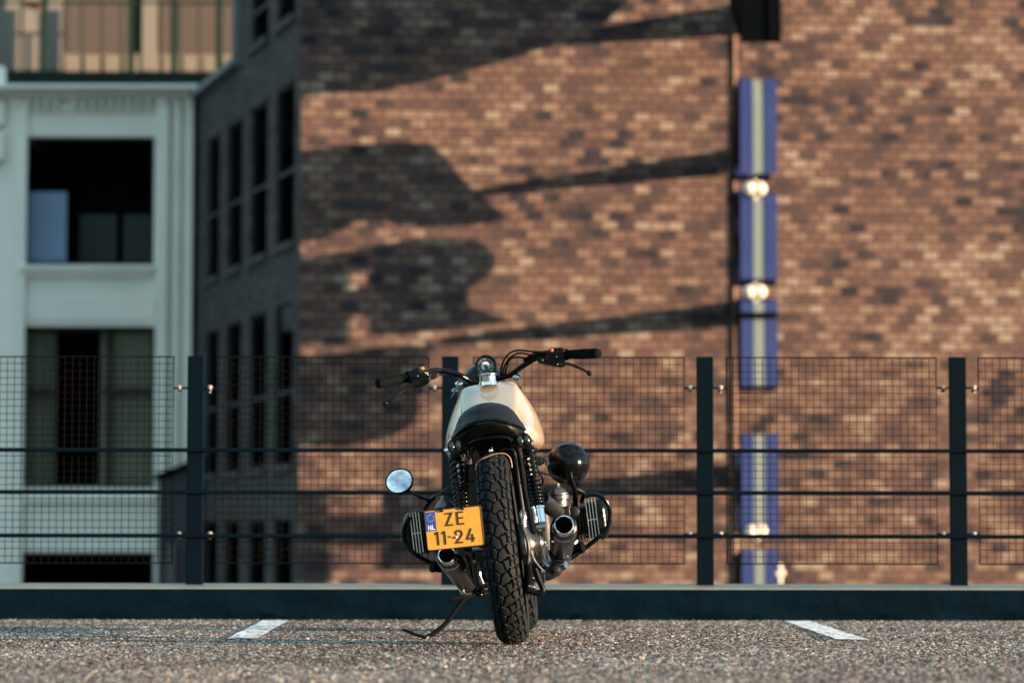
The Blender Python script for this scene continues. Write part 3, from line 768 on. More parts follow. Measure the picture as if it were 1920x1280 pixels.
# ---- rear loop, subframe and swingarm
def frame_tube(pts, r=.011, name='frame_tube', m='black_gloss', n=10, smooth=5, parent=None):
    b = MB(); b.tube(LP(pts), r, n, smooth=smooth); return part(b, name, m, parent)
fr = MB()
for pts in ([(868, 1010, .05), (872, 930, .12), (876, 862, .18), (893, 838, .25), (940, 832, .30)],
            [(1000, 1000, .05), (985, 930, .12), (974, 860, .18), (962, 838, .25), (930, 832, .30)],
            [(862, 842, .10), (875, 828, .25), (885, 815, .70)], [(984, 832, .10), (978, 820, .25), (975, 806, .70)],
            [(880, 1030, .02), (892, 1060, .35), (900, 1075, .55)], [(985, 1020, .02), (975, 1055, .35), (960, 1075, .55)],
            [(905, 1090, .6), (925, 1096, .62), (950, 1090, .6)]):
    fr.tube(LP(pts), .0095, 10, smooth=6)
part(fr, 'frame', 'black_satin')
b = MB(); b.tube(LP([(936, 843, .02), (955, 841, .02), (964, 844, .02), (968, 856, .02), (973, 900, .04), (979, 945, .05)]), .0022, 8, smooth=5); part(b, 'wire_loop', 'steel')
# under-seat tray and electrics
b = MB(); p0 = L(866, 850, .2); p1 = L(976, 812, .2)
b.box(p0.x, p1.x, .16, .42, p0.z, p1.z); b.box(p0.x + .03, p1.x - .03, .10, .16, p0.z + .02, p1.z - .01); part(b, 'battery_tray', 'black_satin', bevel=.006)
b = MB()
for (x, y) in ((886, 815), (947, 808), (908, 814), (898, 829), (958, 826), (877, 861)):
    b.ball(L(x, y, .09), .0045, 8)
part(b, 'screws', 'steel')
b = MB(); b.tube(LP([(899, 826, .1), (915, 825, .1), (948, 820.5, .1)]), .0018, 6); b.tube(LP([(874, 823, .1), (876, 842, .1), (879, 858, .1)]), .002, 6); b.tube(LP([(893, 838, .12), (885, 852, .13), (880, 862, .13)]), .002, 6); b.tube(LP([(959, 812, .1), (960, 826, .1)]), .002, 6); part(b, 'wiring', 'darkalloy')

# ---- engine, gearbox and airbox
b = MB(); p0 = L(868, 1020, .60); p1 = L(975, 858, .60); b.box(p0.x, p1.x, .56, .74, p0.z, p1.z); part(b, 'airbox', 'black_satin', bevel=.02, seg=3)
b = MB(); p0 = L(884, 1096, .6); p1 = L(990, 1010, .6); b.box(p0.x, p1.x, .5, .80, p0.z, p1.z); part(b, 'gearbox', 'darkalloy', bevel=.025, seg=3)
b = MB(); p0 = L(868, 1108, .8); p1 = L(1030, 930, .8); b.box(p0.x, p1.x, .78, 1.22, p0.z, p1.z); e1 = part(b, 'engine_block', 'darkalloy', bevel=.04, seg=3)
b = MB(); p0 = L(884, 1117, .8); p1 = L(1000, 1100, .8); b.box(p0.x, p1.x, .82, 1.18, p0.z, p1.z + .01)
part(b, 'oil_pan', 'alloy', bevel=.01)

CY = .98
def cylinder(side):
    if side > 0:
        cz = (L(1108, 930, CY).z + L(1116, 1016, CY).z) / 2; xin = L(1062, 970, CY).x; fins = [(1086, .075), (1092, .078), (1097, .081)]; hf = [(1102, .086), (1107.8, .088), (1113.6, .088), (1119.6, .085)]; cx = L(1122, 970, CY).x; ce = L(1144.5, 972, CY).x
    else:
        cz = (L(782, 966, CY).z + L(788, 1031, CY).z) / 2; xin = L(840, 1000, CY).x; fins = [(806, .075), (801.5, .078), (797, .081)]; hf = [(792.0, .079), (786.5, .082), (781.0, .081), (775.6, .077)]; cx = L(773.5, 1000, CY).x; ce = L(757.5, 1005, CY).x
    s = side
    b = MB(); b.lathe([(0, .052), (abs(cx - xin), .052)], (xin, CY, cz), (s, 0, 0), 32)
    root = part(b, 'cylinder', 'black_satin')
    def fin(b, x, hz, hy, th, n=36, pw=.42):
        pts = []
        for k in range(n):
            a = 2 * math.pi * k / n
            c_, s_ = math.cos(a), math.sin(a)
            pts.append((math.copysign(abs(c_) ** pw, c_) * hy, math.copysign(abs(s_) ** pw, s_) * hz))
        b.prism(pts, (x - th / 2, CY, cz), (0, 1, 0), (0, 0, 1), (th, 0, 0))
    b = MB()
    for px, hz in fins + [(1080 if s > 0 else 811, .073), (1075 if s > 0 else 816, .071)]:
        fin(b, L(px, 970 if s > 0 else 1000, CY).x, hz, .075, .0028)
    part(b, 'barrel_fins', 'darkalloy', root)
    b = MB()
    for px, hz in hf: fin(b, L(px, 970 if s > 0 else 1000, CY).x, hz * .99, .082, .0030)
    fin(b, (L(hf[0][0], 970 if s > 0 else 1000, CY).x + L(hf[-1][0], 970 if s > 0 else 1000, CY).x) / 2, .066, .068, abs(cx - xin) * .35, pw=.7)
    part(b, 'cylinder_head', 'black_satin', root)
    b = MB()
    for px, hz in hf:                                  # machined rear edge of each fin
        x = L(px, 970 if s > 0 else 1000, CY).x
        b.box(x - .0016, x + .0016, CY - .0845, CY - .0815, cz - hz * .93, cz + hz * .93)
    xa = L(hf[0][0], 970 if s > 0 else 1000, CY).x; xb = L(hf[-1][0], 970 if s > 0 else 1000, CY).x
    b.box(min(xa, xb), max(xa, xb), CY - .083, CY - .0805, cz - .003, cz + .0005)
    part(b, 'fin_edges', 'finedge', root)
    # rounded valve cover
    n = 40; m = 12; vs = []; W = abs(ce - cx)
    for i in range(m + 1):
        t = i / m; k = (1 - t ** 2.6) ** (1 / 2.2)
        for j in range(n):
            a = 2 * math.pi * j / n; c_, s_ = math.cos(a), math.sin(a)
            y = math.copysign(abs(c_) ** .62, c_) * .072 * max(k, .02); z = math.copysign(abs(s_) ** .72, s_) * .079 * max(k, .02)
            y *= 1 - .10 * math.exp(-(s_ / .35) ** 2) * (1 if k > .2 else 0)
            vs.append((cx + s * W * t, CY + y, cz + z))
    fs = [(i * n + j, i * n + (j + 1) % n, (i + 1) * n + (j + 1) % n, (i + 1) * n + j) for i in range(m) for j in range(n)] + [tuple(m * n + j for j in range(n)), tuple(range(n))[::-1]]
    b = MB(); b.add(vs, fs)
    vc = part(b, 'valve_cover', 'black_gloss', root, smooth=50)
    b = MB()
    for dz in (-.035, 0, .035):
        b.tube([(cx + s * .004, CY - .060, cz + dz), (cx + s * W * .55, CY - .058, cz + dz * .95), (cx + s * W * .93, CY - .030, cz + dz * .8)], .0022, 6, smooth=4)
    part(b, 'cover_ribs', 'black_satin', vc)
    b = MB(); b.lathe([(0, .009), (.012, .009), (.013, .005)], (cx + s * W * .8, CY - .03, cz), (s, -.3, 0), 12); part(b, 'cover_nut', 'alloy', vc)
    return root
cylinder(1); cylinder(-1)

# crash bars hugging the valve covers
b = MB(); b.tube(LP([(1096, 930, .86), (1112, 926.5, .86), (1128, 931, .86), (1139, 944, .87), (1144, 962, .88), (1142, 980, .88), (1132, 998, .88), (1116, 1012, .88), (1098, 1026, .90), (1070, 1046, .95)]), .0085, 12, smooth=6); part(b, 'crash_bar', 'black_gloss')
b = MB(); b.tube(LP([(768, 968, .86), (761, 980, .86), (757, 996, .87), (759, 1013, .88), (767, 1028, .88), (781, 1040, .88), (798, 1050, .9), (818, 1060, .92), (850, 1075, .95)]), .0085, 12, smooth=6); part(b, 'crash_bar', 'black_gloss')
# foot pegs
for pts, r in (([(1062, 1032, .62), (1070, 1030, .62), (1094, 1025, .60)], .017), ([(836, 1066, .62), (828, 1064, .62), (809, 1061, .60)], .017)):
    q = LP(pts); b = MB(); b.tube([q[0], q[1], q[2]], [r * .6, r, r * 1.05], 16)
    d = (q[2] - q[1])
    for k in range(3): b.tube([q[1] + d * (.72 + k * .1), q[1] + d * (.77 + k * .1)], r * 1.22, 16)
    part(b, 'foot_peg', 'grip')

# ---- carburettors and intakes
def carb(px, y0, name_y, s):
    cy = .72
    def z(y): return L(px, y, cy).z
    x = L(px, y0 + 20, cy).x
    b = MB(); k = 1 / 505.
    prof = [(-40, 12), (-30, 14), (-22, 16), (-14, 16), (-12, 19.5), (-5, 19.8), (-4.5, 17.5), (-3, 18.8), (-1, 18.6), (0, 17), (4, 15), (8, 10.5), (10, 6.5), (11, 5.8), (17, 5.2), (18, 3.6), (18.2, 0)]
    b.lathe([(d * k, r * k) for d, r in prof], (x, cy, z(y0 + 16)), (0, 0, 1), 32)
    c = part(b, 'carburettor', 'alloy')
    b = MB(); b.box(x - .012, x + .036, cy - .03, cy + .02, z(y0 + 62), z(y0 + 42)) if s > 0 else b.box(x - .03, x + .012, cy - .03, cy + .02, z(y0 + 62), z(y0 + 42))
    b.lathe([(0, .020), (.02, .020), (.024, .012)], (x + s * .05, cy, z(y0 + 55)), (0, -1, 0), 16)
    part(b, 'float_bowl', 'darkalloy', c, bevel=.004)
    b = MB(); b.tube([L(1016 if s > 0 else 868, 934 if s > 0 else 960, .60), L(1032 if s > 0 else 850, 950 if s > 0 else 968, .66), (x, cy, z(y0 + 55))], [.027, .030, .027], 18, smooth=5); part(b, 'intake_pipe', 'darkalloy', c)
    b = MB()
    for a in range(4):
        an = a * math.pi / 2 + .6; b.lathe([(0, .0035), (.006, .0035)], (x + math.cos(an) * .033, cy + math.sin(an) * .033, z(y0 + 20.5)), (0, 0, 1), 6)
    part(b, 'cap_screw', 'steel', c)
    return c
carb(1046.5, 908, 0, 1); carb(834, 931, 0, -1)

# spark plug leads and caps
for pts, cap_ in (([(1006, 883, .55), (1014, 886, .62), (1035, 891, .75), (1058, 901, .85), (1078, 913, .9)], [(1072, 909, .9), (1084, 918, .91), (1095, 923.5, .93), (1093, 932, .95), (1090, 940, .97)]),
                  ([(857, 902, .55), (846, 910, .62), (830, 921, .75), (816, 930, .85)], [(818, 929, .85), (810, 936, .90), (803, 943, .93), (796, 953, .95)])):
    b = MB(); b.tube(LP(pts), .0048 if pts[0][0] > 900 else .0032, 10, smooth=5); o = part(b, 'spark_plug_lead', 'black_satin')
    b = MB(); b.tube(LP(cap_), .0085, 12, smooth=4); part(b, 'plug_cap', 'black_satin', o)
b = MB(); b.tube(LP([(1004, 875, .4), (1014, 890, .5), (1018, 903, .55), (1012, 915, .6), (1022, 925, .65)]), .004, 8, smooth=6); part(b, 'cable', 'black_satin')

# ---- mufflers
def muffler(tip, far, rt_, rf, name):
    A = L(*tip); B_ = L(*far); ax = (B_ - A).normalized(); D = (B_ - A).length
    b = MB(); b.lathe([(.014, rt_ * .70), (.020, rt_ * .93), (.038, rt_), (.13, rt_), (.131, rt_ * .985), (D * .6, (rt_ * .9)), (D, rf), (D + .01, rf * .6)], A, ax, 40, caps=False)
    m = part(b, 'muffler', 'muffler', smooth=30)
    b = MB(); ri = rt_ * .60
    b.lathe([(.10, ri * .9), (.0, ri), (-.005, ri + .002), (-.004, ri + .0055), (.004, ri + .006), (.030, rt_ * .965), (.052, rt_ + .001), (.052, rt_ * .99)], A, ax, 40, caps=False)
    part(b, 'muffler_tip', 'chrome', m, smooth=30)
    b = MB(); b.lathe([(.09, .0001), (.09, ri * .93)], A, ax, 24); part(b, 'muffler_bore', 'black_matt', m)
    b = MB(); b.lathe([(D - .03, rf + .008), (D - .012, rf + .008)], A, ax, 24); part(b, 'clamp', 'steel', m)
    # header pipe
    return m
muffler((1057.5, 984, .10), (1050, 1052, .62), .046, .030, 'r')
muffler((838, 1040, .10), (880, 1104, .62), .041, .026, 'l')
for pts in ([(1050, 1052, .62), (1040, 1062, .80), (1050, 1050, 1.05), (1080, 1010, 1.15), (1095, 990, 1.08)], [(880, 1104, .62), (880, 1100, .8), (860, 1085, 1.05), (825, 1045, 1.15), (805, 1015, 1.08)]):
    b = MB(); b.tube(LP(pts), .019, 16, smooth=6); part(b, 'header_pipe', 'steel')
b = MB(); b.tube(LP([(1018, 1028, .55), (1019, 1042, .52), (1023, 1054, .50), (1033, 1062, .48), (1047, 1063.5, .46), (1062, 1058.5, .44)]), [.010, .010, .011, .0125, .0135, .0145], 14, smooth=5); part(b, 'crossover_pipe', 'steel')
b = MB(); b.tube(LP([(1031, 1030, .42), (1034, 1041, .42), (1041, 1049, .42), (1051, 1051, .42), (1058, 1045.5, .42)]), .0072, 12, smooth=5); part(b, 'brake_pedal_pipe', 'darkalloy')
b = MB(); b.lathe([(0, .002), (.008, .018), (.03, .024), (.06, .024)], L(1041, 1070, .40), (0, 1, .1), 20); b.lathe([(0, .006), (.012, .006)], L(1041, 1076, .39), (0, -1, 0), 6); part(b, 'exhaust_clamp', 'darkalloy')

# ---- final drive and rear brake
A = L(986, 1020, 0); ez = L(1018, 1016, 0)
b = MB(); b.lathe([(-.012, .066), (0, .068), (.006, .060), (.010, .052), (.022, .034), (.032, .028), (.050, .026), (.055, .020), (.060, .018)], A, (ez - A), 40)
fd = part(b, 'final_drive', 'alloy', smooth=40)
b = MB(); b.tube([A + Vector((.0, -.05, .058)), A + Vector((.01, -.06, .0)), A + Vector((.004, -.05, -.058))], .006, 8, smooth=5); part(b, 'drive_rib', 'alloy', fd)
b = MB(); b.lathe([(0, .012), (.02, .012), (.03, .007)], L(982, 972, .0), (0, 0, 1), 10); b.tube(LP([(982, 990, .0), (982, 972, 0)]), .008, 10); part(b, 'filler_bolt', 'steel', fd)
b = MB(); b.tube(LP([(996, 1032, -.05), (1000, 1046, -.05), (1010, 1060, -.04), (1021, 1072, -.03)]), [.007, .0045, .0035, .004], 8, smooth=3); b.tube(LP([(1014, 1072, -.03), (1023, 1072, -.03)]), .008, 8); b.tube(LP([(1020, 1070, -.03), (1020, 1092, -.02)]), .0045, 8); part(b, 'brake_rod', 'steel')
b = MB(); b.tube(LP([(955, 1050, .05), (975, 1045, -.02), (990, 1042, -.05), (998, 1040, -.05)]), .0055, 8, smooth=4); part(b, 'brake_arm', 'darkalloy')
b = MB(); b.tube(LP([(988, 1050, .1), (990, 1075, .15), (988, 1100, .2)]), .014, 12, smooth=3); b.tube(LP([(1003, 1066, .2), (1012, 1090, .2), (1018, 1106, .2), (1010, 1112, .2), (985, 1104, .2)]), .010, 12, smooth=4); part(b, 'centre_stand', 'black_satin')
b = MB(); b.tube(LP([(1010, 985, .1), (1013, 1020, .2), (1018, 1060, .3)]), .004, 8); b.tube(LP([(1004, 1000, .08), (1006, 1040, .1)]), .005, 8); part(b, 'torque_rod', 'steel')
b = MB()
for (x, y, r) in ((1021, 1017, .006), (1025, 1022, .004), (1000, 1083, .004), (1001, 1100, .005), (993, 1098, .004), (1064, 1043, .004), (1036, 1015, .004), (1016, 1010, .005)):
    b.ball(L(x, y, .0), r, 10)
part(b, 'bolts', 'chrome')
# left side linkages under the plate
b = MB(); b.tube(LP([(868, 1036, .1), (876, 1052, .2), (884, 1078, .3)]), .012, 12); b.tube(LP([(884, 1036, .1), (890, 1066, .2), (896, 1096, .3)]), .010, 12); b.tube(LP([(870, 1028, .0), (908, 1030, .0)]), .010, 12); b.tube(LP([(893, 1056, .2), (896, 1084, .3), (904, 1108, .35), (898, 1113, .35), (888, 1104, .35)]), .011, 12, smooth=3); part(b, 'swingarm', 'black_gloss')
for pts, r_ in (([(900, 1080, .15), (906, 1095, .15)], .006), ([(899, 1072, .15), (902, 1090, .15)], .005), ([(864, 1034, .3), (869, 1046, .3)], .004), ([(864, 1098, .5), (871, 1112, .5), (884, 1112, .5)], .006), ([(885, 1029, -.02), (908, 1027.5, -.02)], .006)):
    b = MB(); b.tube(LP(pts), r_, 10, smooth=3); part(b, 'linkage_rod', 'steel')
for x, y, yy_ in ((889, 1052, .1), (872, 1068, .2)):
    b = MB(); b.ball(L(x, y, yy_), .0065, 10); part(b, 'bolt', 'steel')

# ---- shock absorbers
def shock(top, bot, r, coils, name):
    A = L(*top); B_ = L(*bot); ax = (B_ - A); D = ax.length; ax.normalize()
    b = MB(); b.lathe([(-.012, .010), (-.01, r * .9), (0, r * 1.05), (.006, r * 1.05), (.007, r * .72), (D * .42, r * .72), (D * .43, r * .45), (D, r * .45)], A, ax, 24)
    root = part(b, 'shock_absorber', 'black_gloss')
    ref = Vector((1, 0, 0)); U = (ref - ax * ref.dot(ax)).normalized(); V = ax.cross(U); pts = []
    N = coils * 20
    for i in range(N + 1):
        t = i / N; d = .006 + (D - .01) * (t * 1.28 - .28 * t * t)
        a = 2 * math.pi * coils * t
        pts.append(A + ax * d + (U * math.cos(a) + V * math.sin(a)) * r)
    b = MB(); b.tube(pts, .0036, 8); part(b, 'spring', 'black_gloss', root, smooth=60)
    b = MB(); b.lathe([(D, r * 1.12), (D + .006, r * 1.12), (D + .007, r * .95), (D + .055, r * .95), (D + .058, r * .7)], A, ax, 24); part(b, 'lower_body', 'chrome', root)
    E = A + ax * (D + .07); b = MB(); b.tube([E + Vector((-.014, 0, 0)), E + Vector((.014, 0, 0))], .014, 16); b.tube([A + ax * (D + .055), E], .009, 12); b.tube([A - ax * .018 + Vector((-.012, 0, 0)), A - ax * .018 + Vector((.012, 0, 0))], .014, 16); part(b, 'mount_eye', 'steel', root)
    return A, ax, D, U, V, root
A, ax, D, U, V, sl = shock((855, 853, .06), (869, 958, .02), .0240, 11, 'l')
b = MB(); 
for k in range(5):
    q = A + ax * (.042 + k * .0165) + Vector((.003, -.0188, 0)); b.prism([(-.005, 0), (.001, 0), (.001, .004), (.004, .004), (.004, .012), (-.002, .012), (-.002, .0075), (-.005, .0075)], q, (1, 0, 0), -ax, (0, .0015, 0))
part(b, 'damper_print', 'platewhite', sl, smooth=0)
A, ax, D, U, V, sr = shock((991.5, 843, .06), (1008, 950, .02), .0215, 13, 'r')
b = MB()
for k in range(5):
    q = A + ax * (.034 + k * .015) + Vector((-.004, -.0172, 0)); b.prism([(-.005, 0), (.001, 0), (.001, .004), (.004, .004), (.004, .011), (-.002, .011), (-.002, .0075), (-.005, .0075)], q, (1, 0, 0), -ax, (0, .0015, 0))
part(b, 'damper_print', 'platewhite', sr, smooth=0)
b = MB(); b.lathe([(0, .016), (.02, .016), (.022, .012), (.03, .012)], L(1004, 865, .1), (1, 0, 0), 16); b.tube(LP([(1014, 862, .1), (1020, 860, .1), (1025, 866, .1), (1026, 872, .1)]), .0045, 8, smooth=4); part(b, 'reservoir_valve', 'darkalloy', sr)

# ---- rear round lights
for (x, y, s) in ((853, 836.5, -1), (982, 825.5, 1)):
    Cc = L(x, y, -.05); r = 14.3 * PX
    b = MB(); b.lathe([(0, r * .93), (-.004, r), (.012, r), (.032, r * .6), (.038, r * .2)], Cc, (0, 1, 0), 28); ind = part(b, 'indicator_light', 'black_satin')
    for k in (-1, 1):
        b = MB(); b.ball(Cc + Vector((k * r * .44, -.0045, 0)), 1, 18, (r * .37, .0035, r * .70)); part(b, 'lens', 'lens', ind)
    b = MB(); b.tube([Cc + Vector((0, .015, 0)), Cc + Vector((-s * .03, .03, -.004)), Cc + Vector((-s * .04, .06, 0))], .0075, 10); part(b, 'stalk', 'black_satin', ind)
    b = MB(); q = L(x + s * 15, y + (7 if s < 0 else -1), .03); b.tube([q + Vector((-s * .008, 0, 0)), q + Vector((s * .004, 0, 0))], .0062, 10); b.ball(q + Vector((s * .004, 0, 0)), .0062, 10); part(b, 'end_nut', 'chrome', ind)

# ---- tank
def loft(b, secs, n):
    vs = []; fs = []
    for s_ in secs: vs += s_
    m = len(secs)
    for i in range(m - 1):
        for j in range(n):
            k = (j + 1) % n; fs.append((i * n + j, i * n + k, (i + 1) * n + k, (i + 1) * n + j))
    fs.append(tuple(range(n))[::-1]); fs.append(tuple((m - 1) * n + j for j in range(n)))
    b.add(vs, fs)
def tank_sec(y, wt, wb, zt_, zb, crown, cx=0.0, n=64, flare=1.0):
    """closed section: nearly flat crowned top, soft shoulder crease, flanks bowing out to a low wide belly, open notch below"""
    pts = []
    half = []
    # top from centre to shoulder
    for k in range(9):
        t = k / 8; x = wt * math.sin(t * math.pi / 2 * .97) ; z = zt_ - crown * (t ** 3)
        half.append((wt * (t if t < .8 else .8 + .2 * math.sin((t - .8) / .2 * math.pi / 2)), z))
    # flank
    z1 = half[-1][1]
    for k in range(1, 17):
        t = k / 16
        zf = zb + .035
        x = wt + (wb - wt) * math.sin(t * math.pi / 2) ** .92
        half.append((x, z1 - .004 - (z1 - .004 - zf) * t))
    # bottom roundover
    for k in range(1, 8):
        a = k / 7 * math.pi / 2
        half.append((wb - .034 + .034 * math.cos(a), zb + .035 - .035 * math.sin(a)))
    N = len(half)
    full = [(x, z) for x, z in half] + [(-x, z) for x, z in half[::-1]][0:-1]
    return [Vector((cx + x, y, z)) for x, z in full]
# reference points read at the tank's depth
ztop = L(917, 716, .99).z; zrear = L(922, 790, .60).z; zbot = L(1012, 842, .9).z
tcx = (L(840, 850, .9).x + L(1020, 835, .9).x) / 2
wb_max = (L(1022, 832, .9).x - L(835.5, 842, .9).x) / 2
wt_max = (L(968, 722, .97).x - L(866, 728, .97).x) / 2
wt_rear = (L(990, 790, .62).x - L(863, 790, .62).x) / 2
tcxt = (L(968, 722, .97).x + L(866, 728, .97).x) / 2
tcx = (tcx * .6 + tcxt * .4)
secs = []
prof = [(.52, .25, .60, .00, .30), (.535, .55, .74, .02, .2), (.57, .80, .84, .06, .12), (.62, .92, .90, .14, .06), (.70, .99, .95, .34, .02), (.80, 1.0, 1.0, .62, .0), (.88, 1.0, 1.0, .83, .0), (.94, .99, 1.0, .945, .0), (.985, .97, .985, .985, .0), (1.02, .93, .96, 1.0, .0), (1.06, .84, .90, .985, .02), (1.09, .66, .78, .93, .08), (1.105, .42, .52, .84, .18), (1.11, .2, .3, .7, .3)]
for (y, kt, kb, kz, kbz) in prof:
    wt_l = wt_rear * .84 + (wt_max - wt_rear * .84) * min(1, max(0, (y - .55) / .4))
    zt_ = zrear + (ztop - zrear) * kz + (.0 if y > .6 else -.02 * (1 - kt))
    zb_ = zbot + .02 * (1 - kb) + kbz * .14
    secs.append(tank_sec(y, wt_l * kt, max(wb_max * kb, wt_l * kt + .01), zt_, zb_, .008, tcx))
b = MB(); loft(b, secs, len(secs[0]))
tank = part(b, 'fuel_tank', 'cream_paint', smooth=60)
sb = tank.modifiers.new('subsurf', 'SUBSURF'); sb.levels = 1; sb.render_levels = 2
b = MB()                                               # fuel tap under the right side
b.tube(LP([(1003, 838, .9), (1003, 850, .9), (1000, 860, .88)]), [.012, .007, .010], 12); part(b, 'fuel_tap', 'steel')
# filler cap
q = L(915, 715, .90); k = 1 / 513.
qa = Vector((.05, -.05, 1))
b = MB(); b.lathe([(-.012, 17 * k), (0, 16.5 * k), (.001, 15.2 * k), (.021, 15.2 * k), (.022, 18.3 * k), (.026, 18.6 * k), (.0285, 17.0 * k), (.031, 10 * k), (.0315, 0)], q, qa, 40); fcap = part(b, 'fuel_cap', 'chrome', smooth=30)
b = MB(); b.lathe([(.026, 18.75 * k), (.0282, 18.7 * k)], q, qa, 24); part(b, 'cap_knurl', 'steel', fcap)

# ---- seat
sc_ = (L(852, 812, .06).x + L(988, 808, .06).x) / 2 - .010; hw = (L(989, 806, .10).x - L(851, 812, .10).x) / 2
zlip = L(925, 783.5, .02).z; H = L(915, 759, .25).z - zlip
def seat_outline(t, off=0.0):
    """t 0..1 along the outline from front-left round the tail to front-right"""
    a = math.pi * t
    return (-(hw - off) * math.cos(a) ** 1 if True else 0, .14 - (.135 - off) * math.sin(a))
vs = []; nU = 48; rings = [(0.0, -.012), (-.003, .0), (.0, .004), (.006, .012), (.012, .30), (.02, .52), (.032, .76), (.050, .93), (.075, 1.0), (.10, 1.03)]
b = MB()
def seat_pt(t, off, hz):
    # long outline: straight sides then half ellipse tail
    if t < .25: y = .56 - (.56 - .15) * (t / .25); x = -(hw - off); a = 0; 
    elif t > .75: y = .56 - (.56 - .15) * ((1 - t) / .25); x = (hw - off)
    else:
        a = math.pi * (t - .25) / .5; x = -(hw - off) * math.copysign(abs(math.cos(a)) ** .85, math.cos(a)); y = .15 - max(.145 - off * 2.3, .0) * math.sin(a) ** .9
    side = (x / hw) ** 2
    z0 = zlip - .040 * side + .030 * max(0, y - .1)
    nar = 1 - .28 * max(0, (y - .15) / .41)
    top_ = H * (1 - .42 * max(0, (y - .25) / .3))
    return Vector((sc_ + x * nar, y, z0 + (hz if hz < 0.02 else hz * top_)))
secs = []
for off, hz in rings: secs.append([seat_pt(i / nU, off, hz) for i in range(nU + 1)])
n = nU + 1
for s_ in secs: vs += s_
for i in range(len(secs) - 1):
    for j in range(nU): b.f.append((i * n + j, i * n + j + 1, (i + 1) * n + j + 1, (i + 1) * n + j))
last = (len(secs) - 1) * n
for j in range(nU // 2): b.f.append((last + j, last + j + 1, last + nU - 1 - j, last + nU - j))
b.v = vs
b.f = [f for f in b.f if len(set(f)) > 2]
seat = part(b, 'seat', 'leather', smooth=60)
b = MB(); b.tube([seat_pt(i / 40, -.001, -.006) for i in range(41)], .0048, 8); part(b, 'seat_piping', 'black_gloss', seat)
# seat pan below the lip
secs = [[seat_pt(i / nU, o_, 0) + Vector((0, 0, dz)) for i in range(nU + 1)] for o_, dz in ((.003, -.012), (.001, -.022), (.006, -.040), (.02, -.052), (.05, -.058))]
b = MB(); vs = []
for s_ in secs: vs += s_
for i in range(len(secs) - 1):
    for j in range(nU): b.f.append((i * n + j, i * n + j + 1, (i + 1) * n + j + 1, (i + 1) * n + j))
last = (len(secs) - 1) * n
for j in range(nU // 2): b.f.append((last + j, last + j + 1, last + nU - 1 - j, last + nU - j))
b.v = vs; b.f = [f for f in b.f if len(set(f)) > 2]
part(b, 'seat_pan', 'black_satin', seat, smooth=50)

# ---- handlebar, controls
b = MB(); b.tube(LP([(1060, 664.5, 1.0), (1035, 665, 1.03), (1018, 668.5, 1.06), (1001, 673, 1.10), (978, 687, 1.14), (958, 702, 1.17), (940, 707, 1.18), (910, 714, 1.18), (888, 716, 1.18), (876, 711, 1.17), (862, 703.5, 1.15), (846, 698.5, 1.13), (828, 695, 1.10), (812, 694.5, 1.07), (798, 699, 1.04), (767, 706.5, 1.0)]), .0112, 16, smooth=6)
hb = part(b, 'handlebar', 'black_gloss')
for pts in ([(1060, 664.8, 1.0), (1066, 664.5, .99), (1092, 663.5, .95), (1116, 662.5, .91), (1121, 662.5, .90)], [(767, 706.5, 1.0), (762, 707.5, .99), (737, 713, .95), (716, 717.5, .91), (709, 719, .90)]):
    b = MB(); b.tube(LP(pts), [.0155, .0165, .0190, .0187, .0165], 20, smooth=5); g_ = part(b, 'grip', 'grip')
    d = (LP(pts)[-1] - LP(pts)[-2]).normalized(); e = LP(pts)[-1]
    b = MB(); b.lathe([(-.004, .0168), (.002, .0172), (.005, .013), (.006, 0)], e, d, 20); part(b, 'bar_end', 'grip', g_)
    q = LP(pts); b = MB(); d0 = (q[1] - q[0]).normalized(); b.lathe([(-.004, .021), (.004, .022), (.010, .020)], q[0], d0, 20); part(b, 'grip_flange', 'grip', g_)
def lever(pts, rs, name, ball):
    b = MB(); b.tube(LP(pts), rs, 12, smooth=5, flat=.8); b.ball(L(*ball), .0105, 14); return part(b, name, 'black_satin')
lever([(1050, 681, .93), (1060, 681.5, .92), (1069, 683, .91), (1082, 688, .89), (1095, 694, .88), (1105, 699.5, .875)], [.009, .0075, .0070, .0066, .0060, .0062], 'brake_lever', (1105, 699.5, .875))
lever([(786, 718, .93), (774, 721.5, .92), (760, 729, .91), (746, 738.5, .89), (734, 748, .88), (722, 757, .875)], [.011, .0085, .0075, .0070, .0068, .0068], 'clutch_lever', (722.5, 756, .875))
# right switchgear and master cylinder
def blk(name, pts, y0, y1, m, parent=None, bev=.005):
    a = [L(x, y, y0) for x, y in pts]; c = [Vector((p.x, y1, p.z)) for p in a]; n = len(a); b = MB()
    b.add(a + c, [tuple(range(n)), tuple(range(n, 2 * n))[::-1]] + [(i, (i + 1) % n, (i + 1) % n + n, i + n) for i in range(n)])
    return part(b, name, m, parent, bevel=bev)
sg = blk('switchgear', [(1026, 657), (1034, 651.5), (1054, 651.2), (1059, 655), (1060, 676), (1050, 680), (1028, 676)], .97, 1.04, 'black_satin')
blk('master_cylinder', [(1006, 678), (1014, 671), (1030, 672), (1058, 677), (1062, 683), (1056, 687.5), (1046, 687.5), (1020, 683)], .955, .998, 'black_satin')
b = MB(); b.ball(L(1034.5, 656, .965), 1, 12, (.0065, .005, .0055)); b.box(L(1034, 656, .965).x - .006, L(1034, 656, .965).x + .006, .963, .972, L(1034, 659, .965).z, L(1034, 656, .965).z); part(b, 'kill_switch', 'red', sg, bevel=.001)
b = MB()
for (x, y) in ((1044, 669), (1046, 682.5), (1018, 675)): b.ball(L(x, y, .952 if y > 670 else .968), .003, 8)
part(b, 'screw', 'chrome', sg)
sg2 = blk('switchgear', [(766, 700), (770, 694), (786, 689), (788, 698), (800, 697), (803, 712), (790, 724), (772, 722), (766, 712)], .97, 1.04, 'black_satin')
